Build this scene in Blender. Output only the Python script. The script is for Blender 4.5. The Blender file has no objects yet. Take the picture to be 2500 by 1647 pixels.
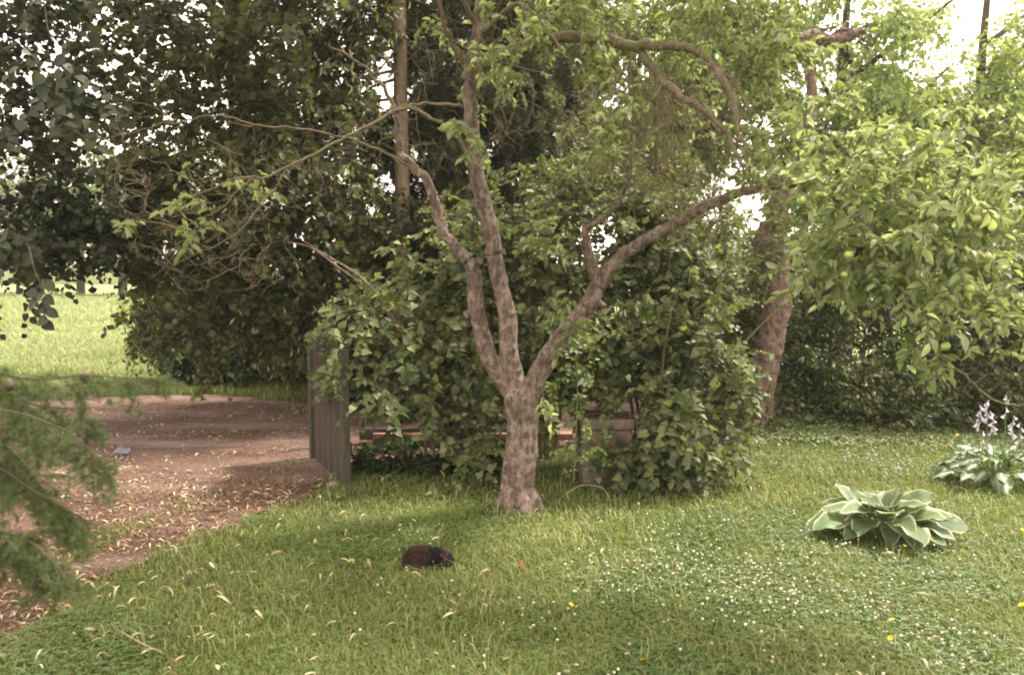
import bpy, math, random
import numpy as np
from mathutils import Vector, Matrix

random.seed(7)
RNG = np.random.default_rng(11)
S = bpy.context.scene
COL = S.collection
R = math.radians

# ------------------------------------------------------------------ camera
F_PX, CX, CY, HZ, CAMZ = 2083.33, 1250.0, 823.5, 640.0, 1.6
PITCH = math.atan((CY - HZ) / F_PX)
cam_d = bpy.data.cameras.new('camera')
cam = bpy.data.objects.new('camera', cam_d)
COL.objects.link(cam)
cam.location = (0, 0, CAMZ)
cam.rotation_euler = (math.pi / 2 - PITCH, 0, 0)
cam_d.lens = 30
cam_d.sensor_width = 36
cam_d.clip_start = 0.05
cam_d.clip_end = 1500
cam_d.dof.use_dof = True
cam_d.dof.focus_distance = 5.6
cam_d.dof.aperture_fstop = 4.0
S.camera = cam

# ------------------------------------------------------------------ world + sun
SUN_EL, SUN_AZ = R(54), R(58)          # azimuth measured from +Y (ahead) towards +X (right)
world = bpy.data.worlds.new('World')
S.world = world
world.use_nodes = True
nt = world.node_tree
nt.nodes.clear()
wo = nt.nodes.new('ShaderNodeOutputWorld')
bg = nt.nodes.new('ShaderNodeBackground')
sky = nt.nodes.new('ShaderNodeTexSky')
sky.sky_type = 'NISHITA'
sky.sun_disc = False
sky.sun_elevation = SUN_EL
sky.sun_rotation = SUN_AZ
sky.dust_density = 2.5
tc = nt.nodes.new('ShaderNodeTexCoord')
nz = nt.nodes.new('ShaderNodeTexNoise')
nz.inputs['Scale'].default_value = 2.2
nz.inputs['Detail'].default_value = 6
cr = nt.nodes.new('ShaderNodeValToRGB')
cr.color_ramp.elements[0].position = 0.33
cr.color_ramp.elements[0].color = (0.6, 0.6, 0.6, 1)
cr.color_ramp.elements[1].position = 0.62
cr.color_ramp.elements[1].color = (0.95, 0.95, 0.95, 1)
mx = nt.nodes.new('ShaderNodeMixRGB')
mx.inputs[2].default_value = (13.8, 12.3, 10.4, 1)     # thin bright cloud
nt.links.new(tc.outputs['Generated'], nz.inputs['Vector'])
nt.links.new(nz.outputs['Fac'], cr.inputs['Fac'])
nt.links.new(cr.outputs['Color'], mx.inputs[0])
nt.links.new(sky.outputs[0], mx.inputs[1])
nt.links.new(mx.outputs[0], bg.inputs[0])
bg.inputs[1].default_value = 0.12
nt.links.new(bg.outputs[0], wo.inputs[0])

sun_d = bpy.data.lights.new('sun', 'SUN')
sun_d.energy = 4.4
sun_d.angle = R(7)
sun_d.color = (1.0, 0.93, 0.81)
sun = bpy.data.objects.new('sun', sun_d)
COL.objects.link(sun)
SV = Vector((math.sin(SUN_AZ) * math.cos(SUN_EL), math.cos(SUN_AZ) * math.cos(SUN_EL), math.sin(SUN_EL)))
sun.rotation_euler = (-SV).to_track_quat('-Z', 'Y').to_euler()
sun.location = (6, 4, 12)

S.view_settings.view_transform = 'Standard'
S.view_settings.look = 'None'
S.view_settings.gamma = 1
S.view_settings.use_curve_mapping = False
S.view_settings.exposure = 1.38
S.render.engine = 'CYCLES'
cy = S.cycles
cy.max_bounces = 7
cy.diffuse_bounces = 5
cy.transmission_bounces = 5
cy.glossy_bounces = 2
cy.transparent_max_bounces = 4
cy.sample_clamp_indirect = 6
cy.use_denoising = True
cy.filter_width = 1.9


# ------------------------------------------------------------------ projection helpers
UPV = np.array([0, math.sin(PITCH), math.cos(PITCH)])
FWV = np.array([0, math.cos(PITCH), -math.sin(PITCH)])


def at(px, py, Y):
    """world point seen at pixel (px,py) of the 2500x1647 photograph, at distance Y ahead"""
    d = np.array([(px - CX) / F_PX, 0, 0]) + UPV * ((CY - py) / F_PX) + FWV
    return np.array([0, 0, CAMZ]) + d * (Y / d[1])


def at_n(px, py, Y):
    px, py, Y = np.asarray(px, float), np.asarray(py, float), np.asarray(Y, float)
    a, b = (px - CX) / F_PX, (CY - py) / F_PX
    dy = FWV[1] + UPV[1] * b
    dz = FWV[2] + UPV[2] * b
    return np.stack([a * Y / dy, Y, CAMZ + dz * Y / dy], -1)


def gnd(px, py):
    d = np.array([(px - CX) / F_PX, 0, 0]) + UPV * ((CY - py) / F_PX) + FWV
    t = -CAMZ / d[2]
    p = np.array([0, 0, CAMZ]) + d * t
    p[2] = gz(p[0], p[1])
    return p


def proj(P):
    """pixel coordinates of world points (n,3)"""
    Q = P - np.array([0, 0, CAMZ])
    z = Q @ FWV
    z = np.where(z < 0.05, 0.05, z)
    return CX + F_PX * Q[:, 0] / z, CY - F_PX * (Q @ UPV) / z, z


_L = np.random.default_rng(3).random((256, 256))


def vn(x, y, s=1.0, seed=0):
    x = np.asarray(x, float) * s + seed * 17.3 + 1000
    y = np.asarray(y, float) * s + seed * 9.7 + 1000
    xi, yi = np.floor(x).astype(int), np.floor(y).astype(int)
    fx, fy = x - xi, y - yi
    fx, fy = fx * fx * (3 - 2 * fx), fy * fy * (3 - 2 * fy)
    a = _L[xi & 255, yi & 255]
    b = _L[(xi + 1) & 255, yi & 255]
    c = _L[xi & 255, (yi + 1) & 255]
    d = _L[(xi + 1) & 255, (yi + 1) & 255]
    return (a * (1 - fx) + b * fx) * (1 - fy) + (c * (1 - fx) + d * fx) * fy


def gz(x, y):
    x, y = np.asarray(x, float), np.asarray(y, float)
    return (vn(x, y, 0.7, 1) - 0.5) * 0.05 * np.clip((14 - np.hypot(x, y)) / 4, 0, 1)


# ------------------------------------------------------------------ object helpers
def tag(o, label=None, cat=None, group=None, kind=None):
    if label: o['label'] = label
    if cat: o['category'] = cat
    if group: o['group'] = group
    if kind: o['kind'] = kind
    return o


def thing(name, loc, label, cat, group=None):
    o = bpy.data.objects.new(name, None)
    o.empty_display_size = 0.1
    COL.objects.link(o)
    o.location = [float(v) for v in loc]
    return tag(o, label, cat, group)


def link(name, me, parent=None, kind=None):
    o = bpy.data.objects.new(name, me)
    COL.objects.link(o)
    if parent is not None: o.parent = parent
    if kind: o['kind'] = kind
    return o


def wpos(p):
    v = Vector((0, 0, 0))
    while p is not None:
        v = v + p.location
        p = p.parent
    return np.array(v)


def mesh_np(name, V, F, mat=None, smooth=False, parent=None, kind=None, local=False):
    """V world coordinates; becomes an object whose origin is that of its parent"""
    V = np.asarray(V, dtype=np.float64).reshape(-1, 3)
    if parent is not None and not local:
        V = V - wpos(parent)
    Fs = [np.asarray(f, dtype=np.int32) for f in (F if isinstance(F, list) else [F])]
    Fs = [f for f in Fs if len(f)]
    me = bpy.data.meshes.new(name)
    me.vertices.add(len(V))
    me.vertices.foreach_set('co', V.astype(np.float32).ravel())
    li = np.concatenate([f.ravel() for f in Fs])
    tot = np.concatenate([np.full(len(f), f.shape[1], dtype=np.int32) for f in Fs])
    st = np.concatenate([[0], np.cumsum(tot)[:-1]]).astype(np.int32)
    me.loops.add(len(li))
    me.loops.foreach_set('vertex_index', li)
    me.polygons.add(len(tot))
    me.polygons.foreach_set('loop_start', st)
    if smooth:
        me.polygons.foreach_set('use_smooth', np.ones(len(tot), dtype=bool))
    me.update(calc_edges=True)
    if mat: me.materials.append(mat)
    return link(name, me, parent, kind)


def norm(v):
    return v / np.maximum(np.linalg.norm(v, axis=-1, keepdims=True), 1e-9)


def tube(pts, rad, sides=8, cap=True, wob=0.0, seed=0):
    """one tapered tube through pts; returns V, F(quads)"""
    pts = np.asarray(pts, float)
    rad = np.asarray(rad, float)
    n = len(pts)
    T = norm(np.gradient(pts, axis=0))
    ref = np.array([0.31, 0.87, 0.17])
    if abs(T[0] @ norm(ref)) > .9: ref = np.array([1., 0, 0])
    u = norm(ref - T[0] * (ref @ T[0]))
    U = []
    for t in T:
        u = norm(u - t * (u @ t))
        U.append(u)
    U = np.array(U)
    W = np.cross(T, U)
    a = np.linspace(0, 2 * np.pi, sides, endpoint=False)
    rr = rad[:, None] * np.ones(sides)[None]
    if wob:
        rr = rr * (1 + wob * (vn(np.arange(n)[:, None] * .9 + seed * 3, a[None] * 1.6, 1, seed) - .5) * 2)
    V = pts[:, None] + U[:, None] * (np.cos(a)[None, :, None] * rr[..., None]) + W[:, None] * (np.sin(a)[None, :, None] * rr[..., None])
    i = np.arange(n - 1)[:, None] * sides
    j = np.arange(sides)[None]
    k = (j + 1) % sides
    F = np.stack([i + j, i + k, i + sides + k, i + sides + j], -1).reshape(-1, 4)
    V = V.reshape(-1, 3)
    if cap:
        V = np.vstack([V, pts[0], pts[-1]])
        c0, c1 = len(V) - 2, len(V) - 1
        jj = np.arange(0, sides)
        F0 = np.stack([np.full(sides, c0), (jj + 1) % sides, jj, jj], -1)
        F1 = np.stack([np.full(sides, c1), (n - 1) * sides + jj, (n - 1) * sides + (jj + 1) % sides], -1)
        return V, [F, F0[:, :3], F1]
    return V, [F]


def tubes_batch(P, Rr, sides=3):
    """P (N,k,3), Rr (N,k) -> V, F"""
    N, k, _ = P.shape
    T = norm(P[:, -1] - P[:, 0])
    ref = np.where(np.abs(T[:, 2:3]) > .9, np.array([[1., 0, 0]]), np.array([[0, 0, 1.]]))
    U = norm(np.cross(T, ref))
    W = np.cross(T, U)
    a = np.linspace(0, 2 * np.pi, sides, endpoint=False)
    ring = U[:, None] * np.cos(a)[None, :, None] + W[:, None] * np.sin(a)[None, :, None]
    V = P[:, :, None] + ring[:, None] * Rr[:, :, None, None]
    base = (np.arange(N) * k * sides)[:, None, None]
    i = (np.arange(k - 1) * sides)[None, :, None]
    j = np.arange(sides)[None, None]
    kk = (j + 1) % sides
    F = np.stack([base + i + j, base + i + kk, base + i + sides + kk, base + i + sides + j], -1).reshape(-1, 4)
    return V.reshape(-1, 3), F


def merge(parts):
    """parts: list of (V, F or [F..]) -> V, [quads, tris]"""
    Vs, D = [], {}
    o = 0
    for V, F in parts:
        for f in (F if isinstance(F, list) else [F]):
            if len(f): D.setdefault(f.shape[1], []).append(np.asarray(f) + o)
        Vs.append(V)
        o += len(V)
    return np.vstack(Vs), [np.vstack(v) for v in D.values()]


def box(c, s, rz=0, tilt=None):
    x, y, z = [v / 2 for v in s]
    V = np.array([[-x, -y, -z], [x, -y, -z], [x, y, -z], [-x, y, -z], [-x, -y, z], [x, -y, z], [x, y, z], [-x, y, z]], float)
    if tilt is not None:
        V = V @ np.array(Matrix.Rotation(tilt[0], 3, 'X') @ Matrix.Rotation(tilt[1], 3, 'Y')).T
    V = V @ np.array(Matrix.Rotation(rz, 3, 'Z')).T + np.asarray(c, float)
    F = np.array([[0, 3, 2, 1], [4, 5, 6, 7], [0, 1, 5, 4], [1, 2, 6, 5], [2, 3, 7, 6], [3, 0, 4, 7]])
    return V, F


def bevel(o, w=0.004, seg=2):
    m = o.modifiers.new('bevel', 'BEVEL')
    m.width = w
    m.segments = seg
    return o


# ------------------------------------------------------------------ materials
def newmat(name):
    m = bpy.data.materials.new(name)
    m.use_nodes = True
    t = m.node_tree
    t.nodes.clear()
    out = t.nodes.new('ShaderNodeOutputMaterial')
    return m, t, out


def ramp(t, cols, pos=None):
    r = t.nodes.new('ShaderNodeValToRGB')
    e = r.color_ramp.elements
    n = len(cols)
    pos = pos or [i / (n - 1) for i in range(n)]
    while len(e) < n: e.new(0.5)
    for i in range(n):
        e[i].position = pos[i]
        e[i].color = (*cols[i], 1)
    return r


def leaf_mat(name, cols, trans=0.35, rough=0.5, spec=0.35, nscale=1.2, tcol=None, nvar=0.5):
    """random colour per leaf, slow variation over the crown, light passing through the blade"""
    m, t, out = newmat(name)
    N, L = t.nodes, t.links
    geo = N.new('ShaderNodeNewGeometry')
    oi = N.new('ShaderNodeObjectInfo')
    add = N.new('ShaderNodeMath'); add.operation = 'ADD'
    L.new(geo.outputs['Random Per Island'], add.inputs[0])
    L.new(oi.outputs['Random'], add.inputs[1])
    fr = N.new('ShaderNodeMath'); fr.operation = 'FRACT'
    L.new(add.outputs[0], fr.inputs[0])
    nz = N.new('ShaderNodeTexNoise')
    nz.inputs['Scale'].default_value = nscale
    nz.inputs['Detail'].default_value = 3
    L.new(geo.outputs['Position'], nz.inputs['Vector'])
    mm = N.new('ShaderNodeMath'); mm.operation = 'MULTIPLY_ADD'
    L.new(nz.outputs['Fac'], mm.inputs[0])
    mm.inputs[1].default_value = nvar * 2
    mm.inputs[2].default_value = -nvar
    a2 = N.new('ShaderNodeMath'); a2.operation = 'ADD'; a2.use_clamp = True
    L.new(fr.outputs[0], a2.inputs[0])
    L.new(mm.outputs[0], a2.inputs[1])
    rp = ramp(t, cols)
    L.new(a2.outputs[0], rp.inputs['Fac'])
    p = N.new('ShaderNodeBsdfPrincipled')
    p.inputs['Roughness'].default_value = rough
    p.inputs['Specular IOR Level'].default_value = spec
    L.new(rp.outputs['Color'], p.inputs['Base Color'])
    tr = N.new('ShaderNodeBsdfTranslucent')
    hs = N.new('ShaderNodeMixRGB'); hs.blend_type = 'MULTIPLY'
    hs.inputs[0].default_value = 1
    hs.inputs[2].default_value = (*(tcol or (1.7, 1.75, 0.8)), 1)
    L.new(rp.outputs['Color'], hs.inputs[1])
    L.new(hs.outputs[0], tr.inputs['Color'])
    ms = N.new('ShaderNodeMixShader')
    ms.inputs[0].default_value = trans
    L.new(p.outputs[0], ms.inputs[1])
    L.new(tr.outputs[0], ms.inputs[2])
    L.new(ms.outputs[0], out.inputs[0])
    return m


def rough_mat(name, cols, scale=20, detail=8, bump=0.4, bscale=None, rough=0.85, stretch=(1, 1, 1), pos=None, bdist=0.01,
              patch=None, patch_scale=3, spec=0.25):
    """mottled rough surface with relief; patch = second colour breaking through in soft spots"""
    m, t, out = newmat(name)
    N, L = t.nodes, t.links
    tc = N.new('ShaderNodeTexCoord')
    mp = N.new('ShaderNodeMapping')
    mp.inputs['Scale'].default_value = stretch
    L.new(tc.outputs['Object'], mp.inputs['Vector'])
    nz = N.new('ShaderNodeTexNoise')
    nz.inputs['Scale'].default_value = scale
    nz.inputs['Detail'].default_value = detail
    nz.inputs['Roughness'].default_value = 0.65
    L.new(mp.outputs[0], nz.inputs['Vector'])
    rp = ramp(t, cols, pos or [0.3 + 0.4 * i / (len(cols) - 1) for i in range(len(cols))])
    L.new(nz.outputs['Fac'], rp.inputs['Fac'])
    col = rp.outputs['Color']
    if patch:
        n2 = N.new('ShaderNodeTexNoise')
        n2.inputs['Scale'].default_value = patch_scale
        n2.inputs['Detail'].default_value = 5
        n2.inputs['Roughness'].default_value = 0.7
        L.new(tc.outputs['Object'], n2.inputs['Vector'])
        r2 = ramp(t, [(0, 0, 0), (1, 1, 1)], [0.5, 0.64])
        L.new(n2.outputs['Fac'], r2.inputs['Fac'])
        mxx = N.new('ShaderNodeMixRGB')
        L.new(r2.outputs['Color'], mxx.inputs[0])
        L.new(col, mxx.inputs[1])
        mxx.inputs[2].default_value = (*patch, 1)
        col = mxx.outputs[0]
    p = N.new('ShaderNodeBsdfPrincipled')
    p.inputs['Roughness'].default_value = rough
    p.inputs['Specular IOR Level'].default_value = spec
    L.new(col, p.inputs['Base Color'])
    n3 = N.new('ShaderNodeTexNoise')
    n3.inputs['Scale'].default_value = bscale or scale * 2
    n3.inputs['Detail'].default_value = 6
    L.new(mp.outputs[0], n3.inputs['Vector'])
    b = N.new('ShaderNodeBump')
    b.inputs['Strength'].default_value = bump
    b.inputs['Distance'].default_value = bdist
    L.new(n3.outputs['Fac'], b.inputs['Height'])
    L.new(b.outputs[0], p.inputs['Normal'])
    L.new(p.outputs[0], out.inputs[0])
    return m


M = {}
M['apple_bark'] = rough_mat('apple_bark', [(.04, .026, .02), (.115, .08, .064), (.26, .19, .165)], scale=30, bump=1.2, bscale=60,
                            stretch=(1, 1, .3), bdist=.016, patch=(.25, .195, .17), patch_scale=18)
M['twig_bark'] = rough_mat('twig_bark', [(.10, .075, .045), (.20, .155, .10)], scale=30, bump=.4)
M['limb_bark'] = rough_mat('limb_bark', [(.06, .045, .03), (.14, .105, .07), (.22, .175, .13)], scale=34, bump=.9, bdist=.008, patch=(.12, .12, .055), patch_scale=6)
M['pale_twig'] = rough_mat('pale_twig', [(.22, .17, .12), (.36, .29, .22)], scale=30, bump=.3)
M['dark_bark'] = rough_mat('dark_bark', [(.03, .024, .018), (.10, .075, .055)], scale=14, bump=.8)
M['red_bark'] = rough_mat('red_bark', [(.06, .038, .03), (.15, .10, .08), (.25, .175, .145)], scale=30, bump=1.2, stretch=(1, 1, .35), bdist=.02)
M['conifer_bark'] = rough_mat('conifer_bark', [(.13, .09, .06), (.27, .20, .15)], scale=18, bump=.8, stretch=(1, 1, .5), bdist=.015)
M['stem'] = rough_mat('stem', [(.10, .085, .04), (.20, .16, .09)], scale=30, bump=.2)
M['green_stem'] = rough_mat('green_stem', [(.10, .15, .03), (.18, .22, .06)], scale=30, bump=.1)

M['apple_leaf'] = leaf_mat('apple_leaf', [(.12, .15, .06), (.19, .23, .10), (.29, .33, .18)], trans=.46, tcol=(1.6, 1.6, 1.05))
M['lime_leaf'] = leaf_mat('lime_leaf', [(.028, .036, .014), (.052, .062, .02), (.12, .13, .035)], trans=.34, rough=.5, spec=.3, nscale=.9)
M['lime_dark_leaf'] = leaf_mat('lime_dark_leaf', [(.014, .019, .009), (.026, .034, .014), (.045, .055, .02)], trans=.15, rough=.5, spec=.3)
M['bract'] = leaf_mat('bract', [(.22, .24, .10), (.34, .34, .17), (.42, .42, .25)], trans=.35, tcol=(1.2, 1.2, .8))
M['lilac_leaf'] = leaf_mat('lilac_leaf', [(.046, .060, .026), (.10, .122, .05), (.185, .205, .09)], trans=.3, rough=.55, spec=.25, nscale=3)
M['sapling_leaf'] = leaf_mat('sapling_leaf', [(.11, .16, .04), (.17, .23, .06)], trans=.35)
M['hedge_leaf'] = leaf_mat('hedge_leaf', [(.03, .043, .016), (.06, .078, .024), (.11, .125, .035)], trans=.25, rough=.45)
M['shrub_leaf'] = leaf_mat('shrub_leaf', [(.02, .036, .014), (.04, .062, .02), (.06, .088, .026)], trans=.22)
M['fresh_leaf'] = leaf_mat('fresh_leaf', [(.10, .15, .025), (.18, .23, .04)], trans=.4)
M['bg_leaf'] = leaf_mat('bg_leaf', [(.12, .155, .06), (.19, .235, .09), (.27, .32, .14)], trans=.42, nscale=.5)
M['bg_leaf2'] = leaf_mat('bg_leaf2', [(.06, .085, .028), (.11, .145, .042), (.17, .20, .07)], trans=.4, nscale=.5)
M['far_leaf'] = leaf_mat('far_leaf', [(.09, .12, .05), (.13, .165, .07), (.17, .20, .09)], trans=.3, nscale=.3)
M['spruce_needle'] = leaf_mat('spruce_needle', [(.03, .045, .016), (.06, .075, .026), (.09, .10, .038)], trans=.15, nscale=1)
M['larch_needle'] = leaf_mat('larch_needle', [(.035, .055, .02), (.065, .09, .03), (.11, .14, .045)], trans=.3)
M['grass'] = leaf_mat('grass', [(.068, .10, .025), (.12, .16, .04), (.175, .21, .06), (.27, .26, .11)], trans=.32, nscale=1.6, nvar=.55, tcol=(1.5, 1.5, .7))
M['pale_grass'] = leaf_mat('pale_grass', [(.13, .17, .05), (.20, .235, .08), (.30, .29, .13)], trans=.35, tcol=(1.4, 1.4, .8))
M['clover_leaf'] = leaf_mat('clover_leaf', [(.06, .10, .028), (.10, .15, .045)], trans=.28)
M['clover_head'] = leaf_mat('clover_head', [(.30, .24, .17), (.46, .41, .32), (.60, .56, .48)], trans=.15, tcol=(1, 1, 1))
M['meadow'] = leaf_mat('meadow', [(.16, .20, .085), (.235, .275, .13), (.32, .32, .20)], trans=.4, nscale=.35, tcol=(1.4, 1.4, .8))
M['ivy'] = leaf_mat('ivy', [(.022, .034, .014), (.045, .062, .022)], trans=.15, rough=.75, spec=.1)
M['litter'] = leaf_mat('litter', [(.07, .035, .02), (.14, .07, .038), (.24, .14, .075)], trans=.1, tcol=(1, .9, .8))
M['dry_bract'] = leaf_mat('dry_bract', [(.22, .13, .06), (.38, .29, .15), (.50, .43, .26), (.58, .52, .36)], trans=.2, tcol=(1, .95, .8))
M['yellow_petal'] = leaf_mat('yellow_petal', [(.80, .48, .01), (.85, .60, .03)], trans=.2, tcol=(1, 1, 1))
M['lilac_petal'] = leaf_mat('lilac_petal', [(.50, .44, .58), (.66, .61, .70)], trans=.35, tcol=(1, 1, 1))
M['brown_leaf'] = leaf_mat('brown_leaf', [(.22, .10, .04), (.34, .17, .07)], trans=.2)


# ------------------------------------------------------------------ leaf shapes
def leaf_template(outline, fold=0.12, bend=0.15, rows=None):
    """outline: list of (t along, half width). Returns V (n,3) with x across, y along, z up; quads"""
    V, F = [], []
    n = len(outline)
    for t, w in outline:
        z = -bend * t * t
        V += [(-w, t, z + fold * w), (0, t, z), (w, t, z + fold * w)]
    for i in range(n - 1):
        a = i * 3
        F += [(a, a + 1, a + 4, a + 3), (a + 1, a + 2, a + 5, a + 4)]
    return np.array(V, float), np.array(F)


# cheap leaf: two folded quads
def cheap_leaf(w1, w2, fold=.14, bend=.12):
    V = np.array([(0, 0, 0), (-w1, .30, fold * w1 * 2), (-w2, .72, fold * w2 * 2 - bend * .5), (0, 1, -bend), (w2, .72, fold * w2 * 2 - bend * .5), (w1, .30, fold * w1 * 2)], float)
    F = np.array([(0, 3, 2, 1), (0, 5, 4, 3)])
    return V, F


LEAF = {
    'lime': cheap_leaf(.44, .30), 'lilac': cheap_leaf(.40, .20, .18, .18), 'apple': cheap_leaf(.20, .19, .5, .3), 'small': cheap_leaf(.27, .2),
    'bracts': cheap_leaf(.10, .10, .3, .35),
}
FINE = {
    'lime': leaf_template([(0, .02), (-.04, .22), (.06, .40), (.25, .47), (.5, .42), (.72, .28), (.88, .11), (1.0, .0)], .22, .2),
    'lilac': leaf_template([(-.16, .005), (0, .02), (-.02, .20), (.10, .37), (.28, .40), (.5, .31), (.75, .14), (1.0, .0)], .28, .28),
    'apple': leaf_template([(-.22, .006), (0, .02), (.12, .13), (.32, .21), (.55, .22), (.78, .14), (1.0, .0)], .6, .4),
    'small': leaf_template([(0, .02), (.2, .25), (.55, .27), (.8, .15), (1.0, .0)], .3, .2),
}


def frames(tip, nor):
    tip = norm(tip)
    nor = norm(nor - tip * np.sum(nor * tip, -1, keepdims=True))
    side = np.cross(tip, nor)
    return side, tip, nor


def leaf_mesh(pos, tip, nor, size, tmpl):
    V0, F0 = tmpl
    s, t, n = frames(tip, nor)
    V = pos[:, None] + size[:, None, None] * (s[:, None] * V0[None, :, 0:1] + t[:, None] * V0[None, :, 1:2] + n[:, None] * V0[None, :, 2:3])
    F = F0[None] + (np.arange(len(pos)) * len(V0))[:, None, None]
    return V.reshape(-1, 3), F.reshape(-1, F0.shape[1])


FINE_ME = {}


def foliage(parent, pos, tip, nor, size, kind, mat, n_ind=300, name='leaf', rest='foliage'):
    """the n_ind leaves that show largest become leaf parts, the others one foliage part"""
    px, py, z = proj(pos)
    inside = (px > 0) & (px < 2500) & (py > 0) & (py < 1647)
    score = size / z * np.where(inside, 1, 0.001)
    # what stands in front shows: leaves deep in the crown lose
    score = score * np.exp(-(z - np.percentile(z, 5)) * .6)
    order = np.argsort(-score)
    ind, rst = order[:n_ind], order[n_ind:]
    base = wpos(parent)
    if n_ind:
        key = (kind, mat.name)
        if key not in FINE_ME:
            V, F = FINE[kind]
            o = mesh_np(name, V, F, mat, smooth=True, local=True)
            FINE_ME[key] = o.data
            bpy.data.objects.remove(o)
        me = FINE_ME[key]
        s, t, n = frames(tip[ind], nor[ind])
        for k, i in enumerate(ind):
            o = link(name, me, parent)
            sz = size[i]
            p = pos[i] - base
            o.matrix_basis = Matrix(((s[k, 0] * sz, t[k, 0] * sz, n[k, 0] * sz, p[0]), (s[k, 1] * sz, t[k, 1] * sz, n[k, 1] * sz, p[1]),
                                     (s[k, 2] * sz, t[k, 2] * sz, n[k, 2] * sz, p[2]), (0, 0, 0, 1)))
    if len(rst):
        V, F = leaf_mesh(pos[rst], tip[rst], nor[rst], size[rst], LEAF[kind])
        mesh_np(rest, V, F, mat, smooth=False, parent=parent, kind='stuff')


SRC = {}


def scatter(name, parent, pts, rots, scl, sources, kind='stuff'):
    """one object that instances the source meshes on its points"""
    pts = pts - wpos(parent) if parent is not None else pts
    me = bpy.data.meshes.new(name)
    me.vertices.add(len(pts))
    me.vertices.foreach_set('co', pts.astype(np.float32).ravel())
    a = me.attributes.new('rot', 'FLOAT_VECTOR', 'POINT'); a.data.foreach_set('vector', rots.astype(np.float32).ravel())
    a = me.attributes.new('scl', 'FLOAT', 'POINT'); a.data.foreach_set('value', scl.astype(np.float32))
    a = me.attributes.new('pick', 'INT', 'POINT'); a.data.foreach_set('value', np.random.default_rng(5).integers(0, len(sources), len(pts)).astype(np.int32))
    o = link(name, me, parent, kind)
    ng = bpy.data.node_groups.new(name + '_scatter', 'GeometryNodeTree')
    ng.interface.new_socket('Geometry', in_out='INPUT', socket_type='NodeSocketGeometry')
    ng.interface.new_socket('Geometry', in_out='OUTPUT', socket_type='NodeSocketGeometry')
    N, L = ng.nodes, ng.links
    gi, go = N.new('NodeGroupInput'), N.new('NodeGroupOutput')
    iop = N.new('GeometryNodeInstanceOnPoints')
    jn = N.new('GeometryNodeJoinGeometry')
    for so in reversed(sources):
        oi = N.new('GeometryNodeObjectInfo'); oi.inputs['Object'].default_value = so; oi.inputs['As Instance'].default_value = True
        L.new(oi.outputs['Geometry'], jn.inputs[0])
    def attr(nm, ty):
        n_ = N.new('GeometryNodeInputNamedAttribute'); n_.data_type = ty; n_.inputs['Name'].default_value = nm
        return [o_ for o_ in n_.outputs if o_.enabled][0]
    L.new(gi.outputs[0], iop.inputs['Points'])
    L.new(jn.outputs[0], iop.inputs['Instance'])
    iop.inputs['Pick Instance'].default_value = True
    L.new(attr('pick', 'INT'), iop.inputs['Instance Index'])
    er = N.new('FunctionNodeEulerToRotation')
    L.new(attr('rot', 'FLOAT_VECTOR'), er.inputs[0])
    L.new(er.outputs[0], iop.inputs['Rotation'])
    L.new(attr('scl', 'FLOAT'), iop.inputs['Scale'])
    L.new(iop.outputs[0], go.inputs[0])
    md = o.modifiers.new('scatter', 'NODES')
    md.node_group = ng
    return o


def leaf_clusters(kind, mat, n, rad, size, face=(0, -.35, .8), rnd=.6, var=4, flat=.8):
    """small leafy sprays that a far crown is made of"""
    key = (kind, mat.name, n, rad, size)
    if key not in SRC:
        L_ = []
        rng = np.random.default_rng(len(SRC) + 50)
        for v in range(var):
            P = rng.normal(0, 1, (n, 3)) * np.array([rad, rad, rad * flat]) * .55
            # leaves sit along a few twigs
            tw = rng.normal(0, 1, (6, 3)); tw[:, 2] -= .3
            tw = norm(tw) * rad
            k_ = rng.integers(0, 6, n)
            P = P * .35 + tw[k_] * rng.random((n, 1)) * 1.1
            tip = tw[k_] / rad + rng.normal(0, .5, (n, 3)) + np.array([0, 0, -.4])
            V, F = leaf_mesh(P, tip, np.array(face) + rng.normal(0, rnd, (n, 3)), size * (.6 + .7 * rng.random(n)), LEAF[kind])
            o = mesh_np('leaf_spray', V, F, mat, local=True)
            COL.objects.unlink(o)
            L_.append(o)
        SRC[key] = L_
    return SRC[key]


def crown_scatter(name, parent, T, src, rng=RNG, smin=.75, smax=1.3, tilt=.3):
    n = len(T)
    rots = np.stack([rng.normal(0, tilt, n), rng.normal(0, tilt, n), rng.uniform(-1.1, 1.1, n)], -1)
    return scatter(name, parent, T, rots, rng.uniform(smin, smax, n), src)


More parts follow.
